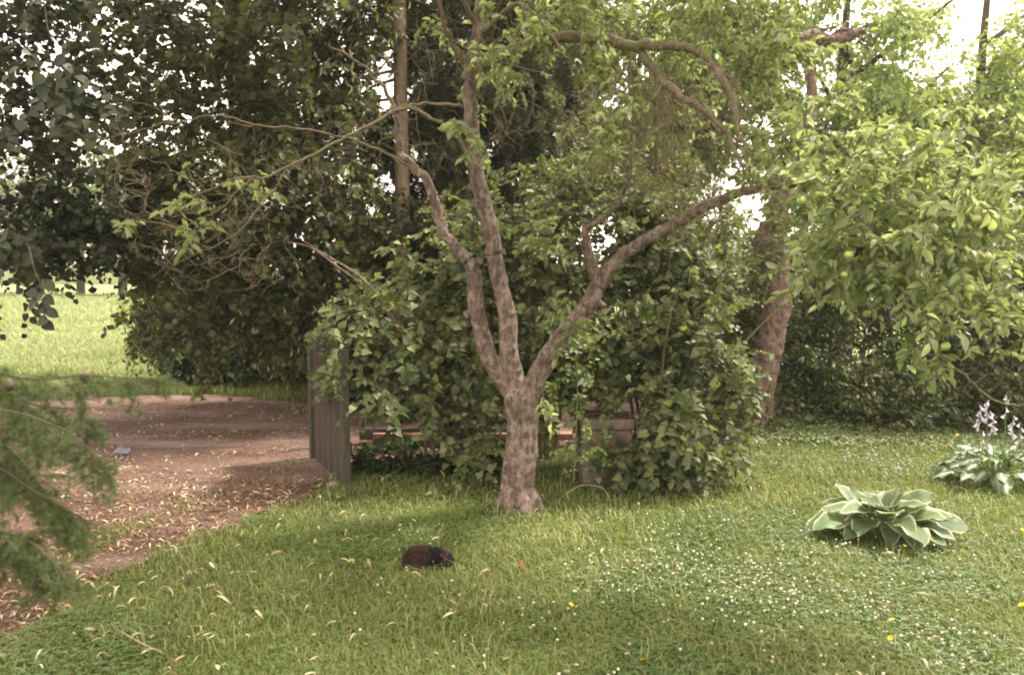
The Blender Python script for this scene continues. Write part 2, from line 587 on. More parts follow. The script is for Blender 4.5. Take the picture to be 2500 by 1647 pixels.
def sprigs(T, D, L, n, size, droop=.3, face=(0, -.5, .6), rnd=.5, side=.9, spread=0.0, rng=RNG):
    """leaves along short shoots. T (N,3) tips of twigs, D (N,3) direction -> pos, tip, nor, size, shoot pts"""
    N = len(T)
    D = norm(D)
    t = (np.arange(n)[None] + rng.random((N, n)) * .6) / n
    base = T - D * L * .5
    dn = np.array([0, 0, -1.])
    C = base[:, None] + D[:, None] * (L * t)[..., None] + dn * (droop * L * t * t)[..., None]
    up = np.array([0, 0, 1.])
    s = norm(np.cross(D, up) + rng.normal(0, .25, (N, 3)))
    sg = np.where(np.arange(n) % 2 == 0, 1., -1.)[None, :, None]
    tip = D[:, None] * .5 + s[:, None] * sg * side + dn * droop * .9 + rng.normal(0, rnd * .6, (N, n, 3))
    nor = np.array(face)[None, None] + rng.normal(0, rnd, (N, n, 3)) + s[:, None] * sg * (-.15)
    sz = size * (0.45 + .8 * rng.random((N, n)) ** .8) * (0.85 + .3 * rng.random((N, 1)))
    pos = C + norm(tip) * (sz * .15)[..., None] + rng.normal(0, spread, (N, n, 3)) if spread else C + norm(tip) * (sz * .15)[..., None]
    k = np.linspace(0, 1, 4)
    P = base[:, None] + D[:, None] * (L * k)[None, :, None] + dn * (droop * L * k * k)[None, :, None]
    return pos.reshape(-1, 3), norm(tip.reshape(-1, 3)), nor.reshape(-1, 3), sz.reshape(-1), P


def cloud(specs, rng=RNG, clump=5):
    """specs (px,py,Y,spx,spy,sY,n): soft clumps given where they are seen, spread in metres at their own distance"""
    out = []
    for px, py, Y, sx, sy, sY, n in specs:
        c = at(px, py, Y)
        k = Y / F_PX
        nc = max(1, n // clump)
        g = rng.normal(0, 1, (nc, 3))
        g = g / np.maximum(1, np.linalg.norm(g, axis=1, keepdims=True) / 2.0)
        g = (g * np.array([sx * k, sY, sy * k]))[rng.integers(0, nc, n)]
        out.append(c + g + rng.normal(0, .016 * Y ** .8 + .02, (n, 3)))
    return np.vstack(out)


def grow(skel, targets, curl=.12, lift=.0, rng=RNG, r_gain=.006, r_min=.0013, k=5, root=None, pref=.75):
    """joins every target to the nearest point of the growing skeleton by a bent twig"""
    nodes = np.zeros((len(skel) + len(targets) * (k - 1), 3))
    nodes[:len(skel)] = skel
    m = len(skel)
    d0 = np.array([np.min(np.sum((skel - t) ** 2, 1)) for t in targets])
    P, Rr, D = [], [], np.zeros_like(targets)
    if root is None: root = skel[0]
    for i in np.argsort(d0):
        t = targets[i]
        w_ = t - nodes[:m]
        d2 = np.sum(w_ ** 2, 1)
        o_ = nodes[:m] - root
        cs = np.sum(w_ * o_, 1) / np.sqrt((d2 + 1e-6) * (np.sum(o_ ** 2, 1) + 1e-4))
        j = int(np.argmin(np.sqrt(d2) * (1 + pref * (1 - cs))))
        a = nodes[j]
        L = math.sqrt(d2[j])
        c = (a + t) / 2 + rng.normal(0, curl, 3) * L + np.array([0, 0, lift * L])
        s = np.linspace(0, 1, k)[:, None]
        p = (1 - s) ** 2 * a + 2 * s * (1 - s) * c + s * s * t
        p[1:-1] += rng.normal(0, .03 * L, (k - 2, 3))
        P.append(p)
        r0 = r_min + r_gain * min(L, 1.5)
        Rr.append(np.linspace(r0, r_min * .8, k))
        nodes[m:m + k - 1] = p[1:]
        m += k - 1
        D[i] = p[-1] - p[-2]
    return np.array(P), np.array(Rr), norm(D)


def poly(pts, sub=6):
    """(px,py,Y,r) rows -> smooth world polyline and radii"""
    W = np.array([at(p[0], p[1], p[2]) for p in pts])
    r = np.array([p[3] for p in pts])
    return smooth_line(W, r, sub)


def smooth_line(W, r, sub=6):
    n = len(W)
    Q, q = [], []
    for i in range(n - 1):
        p0, p1, p2, p3 = W[max(i - 1, 0)], W[i], W[i + 1], W[min(i + 2, n - 1)]
        for s in range(sub):
            t = s / sub
            Q.append(.5 * ((2 * p1) + (-p0 + p2) * t + (2 * p0 - 5 * p1 + 4 * p2 - p3) * t * t + (-p0 + 3 * p1 - 3 * p2 + p3) * t ** 3))
            q.append(r[i] * (1 - t) + r[i + 1] * t)
    Q.append(W[-1])
    q.append(r[-1])
    return np.array(Q), np.array(q)


def remeshed(name, parts, mat, parent, voxel=.01, disp=.012, dscale=.09, smooth=4, knobs=None):
    """fuses tubes / lumps into one skin and roughens it"""
    V, F = merge(parts)
    tmp = mesh_np(name, V, F, None, parent=parent)
    md = tmp.modifiers.new('r', 'REMESH')
    md.mode = 'VOXEL'
    md.voxel_size = voxel
    sm = tmp.modifiers.new('s', 'SMOOTH')
    sm.iterations = smooth
    sm.factor = .5
    if disp:
        tex = bpy.data.textures.new(name + '_relief', 'CLOUDS')
        tex.noise_scale = dscale
        tex.noise_depth = 3
        dm = tmp.modifiers.new('d', 'DISPLACE')
        dm.texture = tex
        dm.strength = disp
        dm.mid_level = .5
    dg = bpy.context.evaluated_depsgraph_get()
    me = bpy.data.meshes.new_from_object(tmp.evaluated_get(dg))
    bpy.data.objects.remove(tmp)
    me.name = name
    me.materials.clear()
    me.materials.append(mat)
    me.polygons.foreach_set('use_smooth', np.ones(len(me.polygons), dtype=bool))
    return link(name, me, parent)


# ------------------------------------------------------------------ ground, driveway, meadow
def edge_pts(l):
    return [gnd(*p)[:2] for p in l]


# lawn / driveway border as seen, then round the driveway outside the picture
ROAD = edge_pts([(-700, 1640), (-250, 1625), (0, 1555), (130, 1490), (240, 1425), (330, 1380), (480, 1335), (590, 1285), (680, 1245), (760, 1215), (800, 1190),
                 (815, 1170), (860, 1140), (1010, 1125), (1300, 1100), (1500, 1085)])
ROAD += [np.array(p) for p in [(6.0, 8.1), (9, 8.6), (9, 10.6), (3.0, 10.0), (0, 9.75), (-1.6, 9.55), (-2.6, 9.7), (-3.6, 10.1), (-4.6, 10.2), (-6.0, 10.0), (-9, 9.6), (-9, 3.2)]]
ROAD = np.array(ROAD)


def in_poly(x, y, P):
    x, y = np.asarray(x, float), np.asarray(y, float)
    ins = np.zeros(x.shape, bool)
    n = len(P)
    for i in range(n):
        x1, y1 = P[i]
        x2, y2 = P[(i + 1) % n]
        c = ((y1 > y) != (y2 > y)) & (x < (x2 - x1) * (y - y1) / (y2 - y1 + 1e-12) + x1)
        ins ^= c
    return ins


def on_road(x, y):
    jx = (vn(x, y, 5, 3) - .5) * .22
    jy = (vn(x, y, 5, 4) - .5) * .22
    return in_poly(x + jx, y + jy, ROAD)


# ground: fine sheet near, wide skirt far away
def ground_mat():
    m, t, out = newmat('soil_and_moss')
    N, L = t.nodes, t.links
    tc = N.new('ShaderNodeTexCoord')
    n1 = N.new('ShaderNodeTexNoise'); n1.inputs['Scale'].default_value = 3.0; n1.inputs['Detail'].default_value = 9
    n1.inputs['Roughness'].default_value = .7
    L.new(tc.outputs['Object'], n1.inputs['Vector'])
    rp = ramp(t, [(.045, .04, .018), (.07, .085, .02), (.11, .12, .035)], [.35, .5, .7])
    L.new(n1.outputs['Fac'], rp.inputs['Fac'])
    p = N.new('ShaderNodeBsdfPrincipled'); p.inputs['Roughness'].default_value = .95
    p.inputs['Specular IOR Level'].default_value = .1
    L.new(rp.outputs['Color'], p.inputs['Base Color'])
    n2 = N.new('ShaderNodeTexNoise'); n2.inputs['Scale'].default_value = 60
    L.new(tc.outputs['Object'], n2.inputs['Vector'])
    b = N.new('ShaderNodeBump'); b.inputs['Distance'].default_value = .02
    L.new(n2.outputs['Fac'], b.inputs['Height'])
    L.new(b.outputs[0], p.inputs['Normal'])
    L.new(p.outputs[0], out.inputs[0])
    return m


gx = np.concatenate([[-500, -150, -60, -30], np.linspace(-16, 16, 129), [30, 60, 150, 400]])
gy = np.concatenate([[-400, -150, -60, -20], np.linspace(-4, 28, 129), [45, 80, 170, 500]])
XX, YY = np.meshgrid(gx, gy, indexing='ij')
V = np.stack([XX, YY, gz(XX, YY)], -1).reshape(-1, 3)
ni, nj = len(gx), len(gy)
I, J = np.meshgrid(np.arange(ni - 1), np.arange(nj - 1), indexing='ij')
F = np.stack([I * nj + J, (I + 1) * nj + J, (I + 1) * nj + J + 1, I * nj + J + 1], -1).reshape(-1, 4)
g = mesh_np('ground', V, F, ground_mat(), smooth=True, kind='structure')
g['label'] = 'mossy lawn soil under the grass and trees'


def road_mat():
    m, t, out = newmat('dirt')
    N, L = t.nodes, t.links
    tc = N.new('ShaderNodeTexCoord')
    mp = N.new('ShaderNodeMapping'); mp.inputs['Scale'].default_value = (.45, 1.3, 1)
    mp.inputs['Rotation'].default_value = (0, 0, -.12)
    L.new(tc.outputs['Object'], mp.inputs['Vector'])
    n1 = N.new('ShaderNodeTexNoise'); n1.inputs['Scale'].default_value = 1.6; n1.inputs['Detail'].default_value = 6
    n1.inputs['Roughness'].default_value = .6
    L.new(mp.outputs[0], n1.inputs['Vector'])
    rp = ramp(t, [(.065, .030, .019), (.115, .062, .046), (.18, .118, .10)], [.38, .52, .68])
    L.new(n1.outputs['Fac'], rp.inputs['Fac'])
    n2 = N.new('ShaderNodeTexNoise'); n2.inputs['Scale'].default_value = 45; n2.inputs['Detail'].default_value = 6
    n2.inputs['Roughness'].default_value = .8
    L.new(tc.outputs['Object'], n2.inputs['Vector'])
    mxx = N.new('ShaderNodeMixRGB'); mxx.blend_type = 'OVERLAY'; mxx.inputs[0].default_value = .7
    L.new(rp.outputs['Color'], mxx.inputs[1])
    L.new(n2.outputs['Color'], mxx.inputs[2])
    hs = N.new('ShaderNodeHueSaturation'); hs.inputs['Saturation'].default_value = .85
    L.new(mxx.outputs[0], hs.inputs['Color'])
    p = N.new('ShaderNodeBsdfPrincipled'); p.inputs['Roughness'].default_value = .95
    p.inputs['Specular IOR Level'].default_value = .15
    L.new(hs.outputs[0], p.inputs['Base Color'])
    b = N.new('ShaderNodeBump'); b.inputs['Distance'].default_value = .012; b.inputs['Strength'].default_value = .7
    L.new(n2.outputs['Fac'], b.inputs['Height'])
    L.new(b.outputs[0], p.inputs['Normal'])
    L.new(p.outputs[0], out.inputs[0])
    return m


# driveway sheet: cells of the same grid whose centre lies in the border, edges jittered, lifted a little
h = 0.05
xs = np.arange(-9.2, 9.2, h)
ys = np.arange(2.6, 10.8, h)
XX, YY = np.meshgrid(xs, ys, indexing='ij')
Z = gz(XX, YY) + .006 + .012 * (vn(XX, YY, 2.5, 8) - .3) * np.clip(vn(XX, YY, .9, 9), 0, 1)
Z = np.maximum(Z, gz(XX, YY) + .004) + .004
V = np.stack([XX, YY, Z], -1).reshape(-1, 3)
ni, nj = XX.shape
I, J = np.meshgrid(np.arange(ni - 1), np.arange(nj - 1), indexing='ij')
F = np.stack([I * nj + J, (I + 1) * nj + J, (I + 1) * nj + J + 1, I * nj + J + 1], -1).reshape(-1, 4)
cen = V[F].mean(1)
keep = on_road(cen[:, 0], cen[:, 1])
F = F[keep]
used = np.unique(F)
mp_ = -np.ones(len(V), int)
mp_[used] = np.arange(len(used))
road = mesh_np('driveway', V[used], mp_[F], road_mat(), smooth=True, kind='structure')
road['label'] = 'brown dirt driveway strewn with fallen lime bracts'

# meadow floor beyond the verge
xs = np.linspace(-60, 12, 60)
ys = np.linspace(11.2, 60, 50)
XX, YY = np.meshgrid(xs, ys, indexing='ij')
V = np.stack([XX, YY, gz(XX, YY) + .012 + .03 * vn(XX, YY, .5, 5)], -1).reshape(-1, 3)
ni, nj = XX.shape
I, J = np.meshgrid(np.arange(ni - 1), np.arange(nj - 1), indexing='ij')
F = np.stack([I * nj + J, (I + 1) * nj + J, (I + 1) * nj + J + 1, I * nj + J + 1], -1).reshape(-1, 4)
mm_ = rough_mat('meadow_floor', [(.11, .145, .06), (.17, .21, .09), (.23, .25, .13)], scale=.8, bump=.3, rough=1, spec=.05)
md_ = mesh_np('meadow', V, F, mm_, smooth=True, kind='structure')
md_['label'] = 'sunlit meadow beyond the driveway'


# ------------------------------------------------------------------ grass
def sample_ground(n, y0, y1, power=2.0, margin=1.18, rng=RNG):
    """points on the ground, thicker near the camera, in and a little around the view"""
    u = rng.random(n)
    a = 2 - power
    if abs(a) < 1e-6:
        y = y0 * (y1 / y0) ** u
    else:
        y = (y0 ** a + u * (y1 ** a - y0 ** a)) ** (1 / a)
    x = (rng.random(n) * 2 - 1) * (.6 * margin * y + .25)
    return x, y


def blades(x, y, z, hgt, wid, lean, rng=RNG, wind=None):
    n = len(x)
    a = rng.random(n) * 2 * np.pi
    d = np.stack([np.cos(a), np.sin(a), np.zeros(n)], -1)
    s = np.stack([-np.sin(a + rng.normal(0, .5, n)), np.cos(a), np.zeros(n)], -1)
    b = np.stack([x, y, z], -1)
    up = np.array([0, 0, 1.])
    p1 = b + up * (hgt * .55)[:, None] + d * (lean * hgt * .25)[:, None]
    p2 = b + up * (hgt * (1 - .35 * lean))[:, None] + d * (lean * hgt * .95)[:, None]
    w = wid[:, None] * .5
    V = np.stack([b - s * w, b + s * w, p1 + s * w * .8, p1 - s * w * .8, p2], 1).reshape(-1, 3)
    o = (np.arange(n) * 5)[:, None]
    return V, [o + np.array([[0, 1, 2, 3]]), o + np.array([[3, 2, 4]])]


x, y = sample_ground(300000, 2.5, 11.2, 2.3)
rd = on_road(x, y)
strip = (np.abs((y - 6.15) + (x + 2.8) * -.55 * 0 - .25 * (vn(x, y, 1, 2) - .5)) < 0)
# grassy middle strip of the drive and tufts in it
c1, c2 = gnd(330, 1290)[:2], gnd(620, 1180)[:2]
dv = (c2 - c1) / np.linalg.norm(c2 - c1)
al = (x - c1[0]) * dv[0] + (y - c1[1]) * dv[1]
ac = np.abs(-(x - c1[0]) * dv[1] + (y - c1[1]) * dv[0])
strip = (al > -.8) & (al < 1.7) & (ac < .16 + .22 * (vn(x, y, 2.2, 6) - .4)) & (RNG.random(len(x)) < .75)
near_gate = (np.hypot(x + 2.1, y - 7.0) < .9) & (vn(x, y, 4, 7) > .55) & (RNG.random(len(x)) < .4)
ok = (~rd) | strip | near_gate
bare = np.exp(-((x - gnd(2110, 1085)[0]) ** 2 + (y - gnd(2110, 1085)[1]) ** 2) / .05)
ok &= (RNG.random(len(x)) > bare) & (vn(x, y, 3.5, 12) + RNG.random(len(x)) * .8 > .32)
x, y, rd = x[ok], y[ok], rd[ok]
tall = vn(x, y, 1.7, 20)
hg = (.02 + .042 * tall) * (.55 + .9 * RNG.random(len(x)))
# longer tufts at trunk foot and under the shrubs
tb = gnd(1268, 1240)
dtr = np.hypot(x - tb[0], y - tb[1])
hg *= 1 + 1.1 * np.exp(-(dtr / .22) ** 2)
hg *= np.where(rd, .75, 1)
wd = np.clip(.0020 + .0007 * y, .0025, .009) * (.7 + .6 * RNG.random(len(x)))
V, F = blades(x, y, gz(x, y) - .003, hg, wd, .25 + 1.1 * RNG.random(len(x)))
tag(mesh_np('grass', V, F, M['grass'], kind='stuff'), 'short lawn grass around the apple tree', 'grass')

x, y = sample_ground(16000, 2.4, 8.6, 2.2)
ok = (~on_road(x, y)) & (vn(x, y, 2.6, 71) > .5)
ok |= (np.hypot(x - tb[0], y - tb[1]) < .3)
x, y = x[ok], y[ok]
V, F = blades(x, y, gz(x, y), (.06 + .07 * RNG.random(len(x))), np.full(len(x), .0028) + .0004 * y, .5 + .9 * RNG.random(len(x)))
tag(mesh_np('long_grass', V, F, M['pale_grass'], kind='stuff'), 'longer bent pale grass blades standing out of the lawn', 'grass')

# taller rough grass verge behind the drive and the tall meadow
n = 46000
x = RNG.uniform(-8, 1, n)
y = RNG.uniform(9.5, 12.4, n)
ok = ~on_road(x, y)
x, y = x[ok], y[ok]
V, F = blades(x, y, gz(x, y), .06 + .12 * RNG.random(len(x)) * vn(x, y, 2, 5) * 1.6, .009 + .006 * RNG.random(len(x)), .3 + RNG.random(len(x)) * .8)
tag(mesh_np('verge_grass', V, F, M['grass'], kind='stuff'), 'rough grass verge along the far side of the driveway', 'grass')
n = 70000
y = 11.8 * (38 / 11.8) ** RNG.random(n)
x = -y * RNG.uniform(.25, .82, n)
dens = vn(x, y, .4, 31)
hh = (.12 + .35 * dens * np.clip((y - 11) / 16, .15, 1)) * (.6 + .7 * RNG.random(n))
V, F = blades(x, y, np.zeros(n), hh, .010 + .0011 * y * (.6 + RNG.random(n)), .2 + .8 * RNG.random(n))
tag(mesh_np('meadow_grass', V, F, M['meadow'], kind='stuff'), 'tall pale meadow grass in sunlight beyond the drive', 'grass')


# ------------------------------------------------------------------ clover
def clover_density(x, y):
    px, py, _ = proj(np.stack([x, y, np.zeros_like(x)], -1))
    d = .10 + np.exp(-(((px - 1850) / 420) ** 2 + ((py - 1430) / 150) ** 2)) * .9 + np.exp(-(((px - 2150) / 260) ** 2 + ((py - 1130) / 40) ** 2)) * .6 \
        + np.exp(-(((px - 900) / 170) ** 2 + ((py - 1290) / 60) ** 2)) * .5 + np.exp(-(((px - 2350) / 150) ** 2 + ((py - 1620) / 70) ** 2)) * .6
    return d * (vn(x, y, 2.4, 40) * 1.3)


x, y = sample_ground(120000, 2.5, 8.5, 2.2)
ok = (~on_road(x, y)) & (RNG.random(len(x)) < clover_density(x, y) + .45 * (vn(x, y, 1.3, 41) > .62))
x, y = x[ok], y[ok]
n = len(x)
hz = .02 + .03 * RNG.random(n)
P3, T3, N3, S3 = [], [], [], []
a0 = RNG.random(n) * 6.28
for k in range(3):
    a = a0 + k * 2.094
    T3.append(np.stack([np.cos(a), np.sin(a), np.full(n, .15)], -1))
    P3.append(np.stack([x, y, gz(x, y) + hz], -1))
    N3.append(np.stack([RNG.normal(0, .3, n), RNG.normal(0, .3, n), np.ones(n)], -1))
    S3.append(.009 + .007 * RNG.random(n))
V, F = leaf_mesh(np.vstack(P3), np.vstack(T3), np.vstack(N3), np.concatenate(S3), (np.array([(0, 0, 0), (-.42, .6, .05), (0, 1, 0), (.42, .6, .05)], float), np.array([(0, 3, 2, 1)])))
tag(mesh_np('clover', V, F, M['clover_leaf'], kind='stuff'), 'patches of clover leaves in the lawn', 'clover')

# clover heads: pale round flower heads
x, y = sample_ground(26000, 2.6, 8.2, 1.9)
ok = (~on_road(x, y)) & (RNG.random(len(x)) < clover_density(x, y) ** 1.4 * .46) & (x > -.7)
x, y = x[ok], y[ok]
n = len(x)
t = (1 + 5 ** .5) / 2
IV = norm(np.array([(-1, t, 0), (1, t, 0), (-1, -t, 0), (1, -t, 0), (0, -1, t), (0, 1, t), (0, -1, -t), (0, 1, -t), (t, 0, -1), (t, 0, 1), (-t, 0, -1), (-t, 0, 1)], float))
IF = np.array([(0, 11, 5), (0, 5, 1), (0, 1, 7), (0, 7, 10), (0, 10, 11), (1, 5, 9), (5, 11, 4), (11, 10, 2), (10, 7, 6), (7, 1, 8), (3, 9, 4), (3, 4, 2), (3, 2, 6), (3, 6, 8), (3, 8, 9), (4, 9, 5), (2, 4, 11), (6, 2, 10), (8, 6, 7), (9, 8, 1)])
hz = .035 + .045 * RNG.random(n)
cen = np.stack([x, y, gz(x, y) + hz], -1)
rr = .0042 + .0035 * RNG.random(n)
V = (cen[:, None] + IV[None] * rr[:, None, None] * (1 + RNG.normal(0, .12, (n, 12, 1)))).reshape(-1, 3)
F = (IF[None] + (np.arange(n) * 12)[:, None, None]).reshape(-1, 3)
tag(mesh_np('clover_flowers', V, F, M['clover_head'], kind='stuff'), 'small white clover flower heads scattered over the lawn', 'clover flowers')
foot = np.stack([x, y, gz(x, y)], -1)
P = np.stack([foot, (foot + cen) / 2 + RNG.normal(0, .003, (n, 3)), cen], 1)
V, F = tubes_batch(P, np.full((n, 3), .0007), 3)
tag(mesh_np('clover_stems', V, F, M['green_stem'], kind='stuff'), 'thin stems of the clover flowers in the lawn', 'clover stems')

# ------------------------------------------------------------------ litter on the drive and bracts
n = 90000
x, y = sample_ground(n, 3.0, 9.9, 1.7)
dark = vn(x * .45, y * 1.3, 1.6, 51)
ok = on_road(x, y) & (RNG.random(n) < np.clip((dark - .22) * 2.4, .10, 1))
ok |= (~on_road(x, y)) & on_road(x - .1, y + .12) & (RNG.random(n) < .4)
x, y = x[ok], y[ok]
n = len(x)
a = RNG.random(n) * 6.28
tip = np.stack([np.cos(a), np.sin(a), RNG.normal(0, .15, n)], -1)
nor = np.stack([RNG.normal(0, .35, n), RNG.normal(0, .35, n), np.ones(n)], -1)
V, F = leaf_mesh(np.stack([x, y, gz(x, y) + .018 + .008 * RNG.random(n)], -1), tip, nor, .010 + .018 * RNG.random(n), (np.array([(0, 0, 0), (-.35, .5, .1), (0, 1, 0), (.35, .5, .1)], float), np.array([(0, 3, 2, 1)])))
tag(mesh_np('leaf_litter', V, F, M['litter'], kind='stuff'), 'fine brown leaf litter covering the driveway', 'leaf litter')

# a lime bract: narrow pale curled blade
BR = leaf_template([(-.25, .008), (0, .02), (.12, .07), (.35, .10), (.6, .10), (.85, .06), (1.0, .01)], .9, 0)
BR[0][:, 2] += .28 * np.sin(np.clip(BR[0][:, 1], 0, 1) * 2.6) * 1.0 - .05
BR[0][:, 0] += .16 * BR[0][:, 1] ** 2
n = 19000
x, y = sample_ground(n, 2.7, 9.6, 1.6)
rd = on_road(x, y)
px, py, _ = proj(np.stack([x, y, np.zeros(n)], -1))
pl = np.where(rd, .95, np.clip(.62 - (px - 300) / 1900, .03, .5) * np.where(py < 1180, .4, 1))
ok = RNG.random(n) < pl * np.where(rd, np.clip(.25 + 1.5 * (vn(x * .6, y * 1.3, 1.6, 51) - .25), .15, 1), .30)
ok &= (np.hypot(x - gnd(1050, 1385)[0], y - gnd(1050, 1385)[1]) > .17)
x, y, rd = x[ok], y[ok], rd[ok]
order = np.argsort(y)
x, y, rd = x[order], y[order], rd[order]
n = len(x)
a = RNG.random(n) * 6.28
sz = (.024 + .045 * RNG.random(n) ** 1.2) * np.where(rd, .8, .95)
zz = gz(x, y) + np.where(rd, .012, .014 + .03 * RNG.random(n))
tip = np.stack([np.cos(a), np.sin(a), np.where(rd, 0, RNG.normal(0, .3, n))], -1)
nor = np.stack([RNG.normal(0, .35, n), RNG.normal(0, .35, n), np.ones(n)], -1)
pos = np.stack([x, y, zz], -1)
bmes = []
for v_, (wx, cz, cx_) in enumerate([(1, 1, 1), (1.3, .3, -.6), (.7, 1.3, 1.8), (1.6, .5, .3)]):
    Vv = BR[0].copy()
    Vv[:, 0] = (Vv[:, 0] - .16 * Vv[:, 1] ** 2) * wx + .16 * cx_ * Vv[:, 1] ** 2
    Vv[:, 2] *= cz
    bo = mesh_np('fallen_bract', Vv, BR[1], M['dry_bract'], smooth=True, local=True)
    bmes.append(bo.data)
    bpy.data.objects.remove(bo)
s, t_, n_ = frames(tip[:300], nor[:300])
for i in range(300):
    o = link('fallen_bract', bmes[i % 4])
    z_ = sz[i]
    o.matrix_basis = Matrix(((s[i, 0] * z_, t_[i, 0] * z_, n_[i, 0] * z_, pos[i, 0]), (s[i, 1] * z_, t_[i, 1] * z_, n_[i, 1] * z_, pos[i, 1]),
                             (s[i, 2] * z_, t_[i, 2] * z_, n_[i, 2] * z_, pos[i, 2]), (0, 0, 0, 1)))
    if rd[i]:
        tag(o, 'pale curled lime bract fallen on the brown driveway', 'bract', 'pale lime bracts fallen on the driveway')
    else:
        tag(o, 'pale curled lime bract fallen in the lawn grass', 'bract', 'pale lime bracts fallen in the lawn')
V, F = leaf_mesh(pos[300:], tip[300:], nor[300:], sz[300:] * 1.1, (BR[0], BR[1]))
tag(mesh_np('fallen_bracts', V, F, M['dry_bract'], kind='stuff'), 'pale dry lime bracts strewn over the far lawn and driveway', 'fallen bracts')

# ------------------------------------------------------------------ apple tree
A0 = gnd(1268, 1240)
YA = float(A0[1])
apple = thing('apple_tree', A0, 'old apple tree with three stems forking low, green apples and bare twigs', 'tree')
trunk = [(1268, 1262, YA, .15), (1266, 1225, YA, .125), (1264, 1180, YA, .112), (1272, 1100, YA, .106), (1276, 1030, YA, .10), (1272, 975, YA, .112), (1270, 945, YA, .10)]
Ls = [(1262, 975, YA, .07), (1228, 925, YA, .06), (1192, 870, YA, .056), (1173, 800, YA, .053), (1162, 740, YA - .02, .052), (1158, 660, YA - .05, .047)]
Lb = [(1160, 672, YA - .05, .045), (1148, 645, YA - .05, .043), (1120, 612, YA - .08, .036), (1088, 575, YA - .1, .033), (1062, 500, YA - .1, .032), (1040, 435, YA - .1, .029),
      (1005, 405, YA - .1, .028), (980, 370, YA - .1, .022), (968, 300, YA - .15, .017), (958, 262, YA - .2, .014)]
Ms = [(1268, 985, YA, .078), (1252, 915, YA, .07), (1240, 850, YA - .02, .062), (1240, 780, YA - .02, .060), (1222, 700, YA - .02, .055), (1205, 620, YA - .05, .053),
      (1190, 540, YA - .05, .052), (1170, 450, YA - .1, .05), (1156, 360, YA - .1, .046), (1150, 280, YA - .1, .043), (1148, 200, YA - .15, .045), (1160, 110, YA - .2, .038),
      (1172, 10, YA - .2, .03), (1180, -140, YA - .2, .02)]
Rs = [(1282, 990, YA, .072), (1308, 925, YA, .066), (1350, 852, YA - .05, .062), (1400, 790, YA - .05, .058), (1440, 738, YA - .08, .058), (1460, 690, YA - .1, .05)]
R1 = [(1458, 700, YA - .1, .04), (1444, 640, YA - .1, .036), (1430, 590, YA - .1, .03), (1432, 560, YA - .1, .022), (1480, 522, YA - .12, .018), (1520, 470, YA - .15, .015), (1538, 410, YA - .2, .011),
      (1530, 330, YA - .2, .007)]
R2 = [(1460, 695, YA - .1, .048), (1500, 645, YA - .15, .042), (1550, 600, YA - .2, .038), (1640, 552, YA - .3, .035), (1720, 505, YA - .45, .032), (1800, 475, YA - .6, .027),
      (1900, 450, YA - .9, .02), (2020, 470, YA - 1.2, .015)]
Ab = [(1146, 195, YA - .15, .05), (1172, 168, YA - .15, .044), (1215, 142, YA - .2, .038), (1285, 113, YA - .25, .034), (1370, 92, YA - .35, .032), (1460, 96, YA - .45, .034), (1550, 112, YA - .55, .030), (1640, 112, YA - .7, .026),
      (1720, 140, YA - .75, .017), (1790, 200, YA - .8, .010), (1830, 280, YA - .85, .006)]
A2 = [(1562, 112, YA - .55, .026), (1600, 180, YA - .6, .022), (1660, 235, YA - .7, .02), (1720, 272, YA - .8, .018), (1775, 330, YA - .9, .013), (1815, 410, YA - 1.0, .008)]
A3 = [(1735, 150, YA - .88, .02), (1770, 205, YA - .9, .021), (1792, 260, YA - .9, .02), (1800, 320, YA - .95, .013), (1850, 400, YA - 1., .008)]
B1 = [(1152, 385, YA - .1, .024), (1110, 330, YA - .12, .020), (1055, 288, YA - .15, .018), (985, 265, YA - .2, .018), (905, 305, YA - .3, .016), (820, 350, YA - .4, .014), (740, 388, YA - .5, .012),
      (655, 428, YA - .6, .010), (560, 440, YA - .7, .006), (480, 475, YA - .8, .004)]
B3 = [(1148, 262, YA - .1, .016), (1080, 256, YA - .12, .012), (1010, 254, YA - .15, .012), (968, 268, YA - .18, .012)]
B4 = [(972, 275, YA - .15, .017), (925, 205, YA - .2, .014), (870, 148, YA - .25, .009), (800, 110, YA - .3, .005)]
B5 = [(1010, 408, YA - .1, .016), (900, 358, YA - .2, .013), (820, 328, YA - .3, .011), (700, 312, YA - .45, .009), (600, 298, YA - .6, .008), (520, 285, YA - .7, .007), (430, 300, YA - .75, .005),
      (330, 320, YA - .8, .004), (230, 350, YA - .85, .003)]
B6 = [(655, 428, YA - .6, .008), (600, 450, YA - .6, .006), (520, 520, YA - .65, .005), (440, 560, YA - .7, .003)]
B7 = [(700, 405, YA - .55, .007), (640, 500, YA - .6, .006), (560, 580, YA - .7, .005), (440, 640, YA - .75, .003)]
C1 = [(1178, -90, YA - .2, .03), (1350, -260, YA - .6, .03), (1650, -300, YA - 1.1, .026), (1900, -260, YA - 1.4, .02), (2100, -120, YA - 1.5, .010), (2220, -90, YA - 1.5, .005)]
C2 = [(2020, 470, YA - 1.2, .015), (2130, 560, YA - 1.5, .012), (2210, 700, YA - 1.7, .009), (2270, 840, YA - 1.8, .007), (2340, 905, YA - 1.8, .006), (2410, 970, YA - 1.8, .004), (2500, 985, YA - 1.8, .003), (2590, 960, YA - 1.8, .002)]
C3 = [(1900, -260, YA - 1.4, .016), (2150, -260, YA - 1.8, .013), (2400, -120, YA - 2.0, .008), (2480, -80, YA - 2.0, .005)]
D1 = [(1165, 60, YA - .2, .022), (1110, -20, YA - .4, .018), (1040, -120, YA - .5, .012)]
D2 = [(1140, 165, YA - .18, .02), (1110, 120, YA - .25, .016), (1085, 60, YA - .35, .013), (1070, -20, YA - .45, .01)]
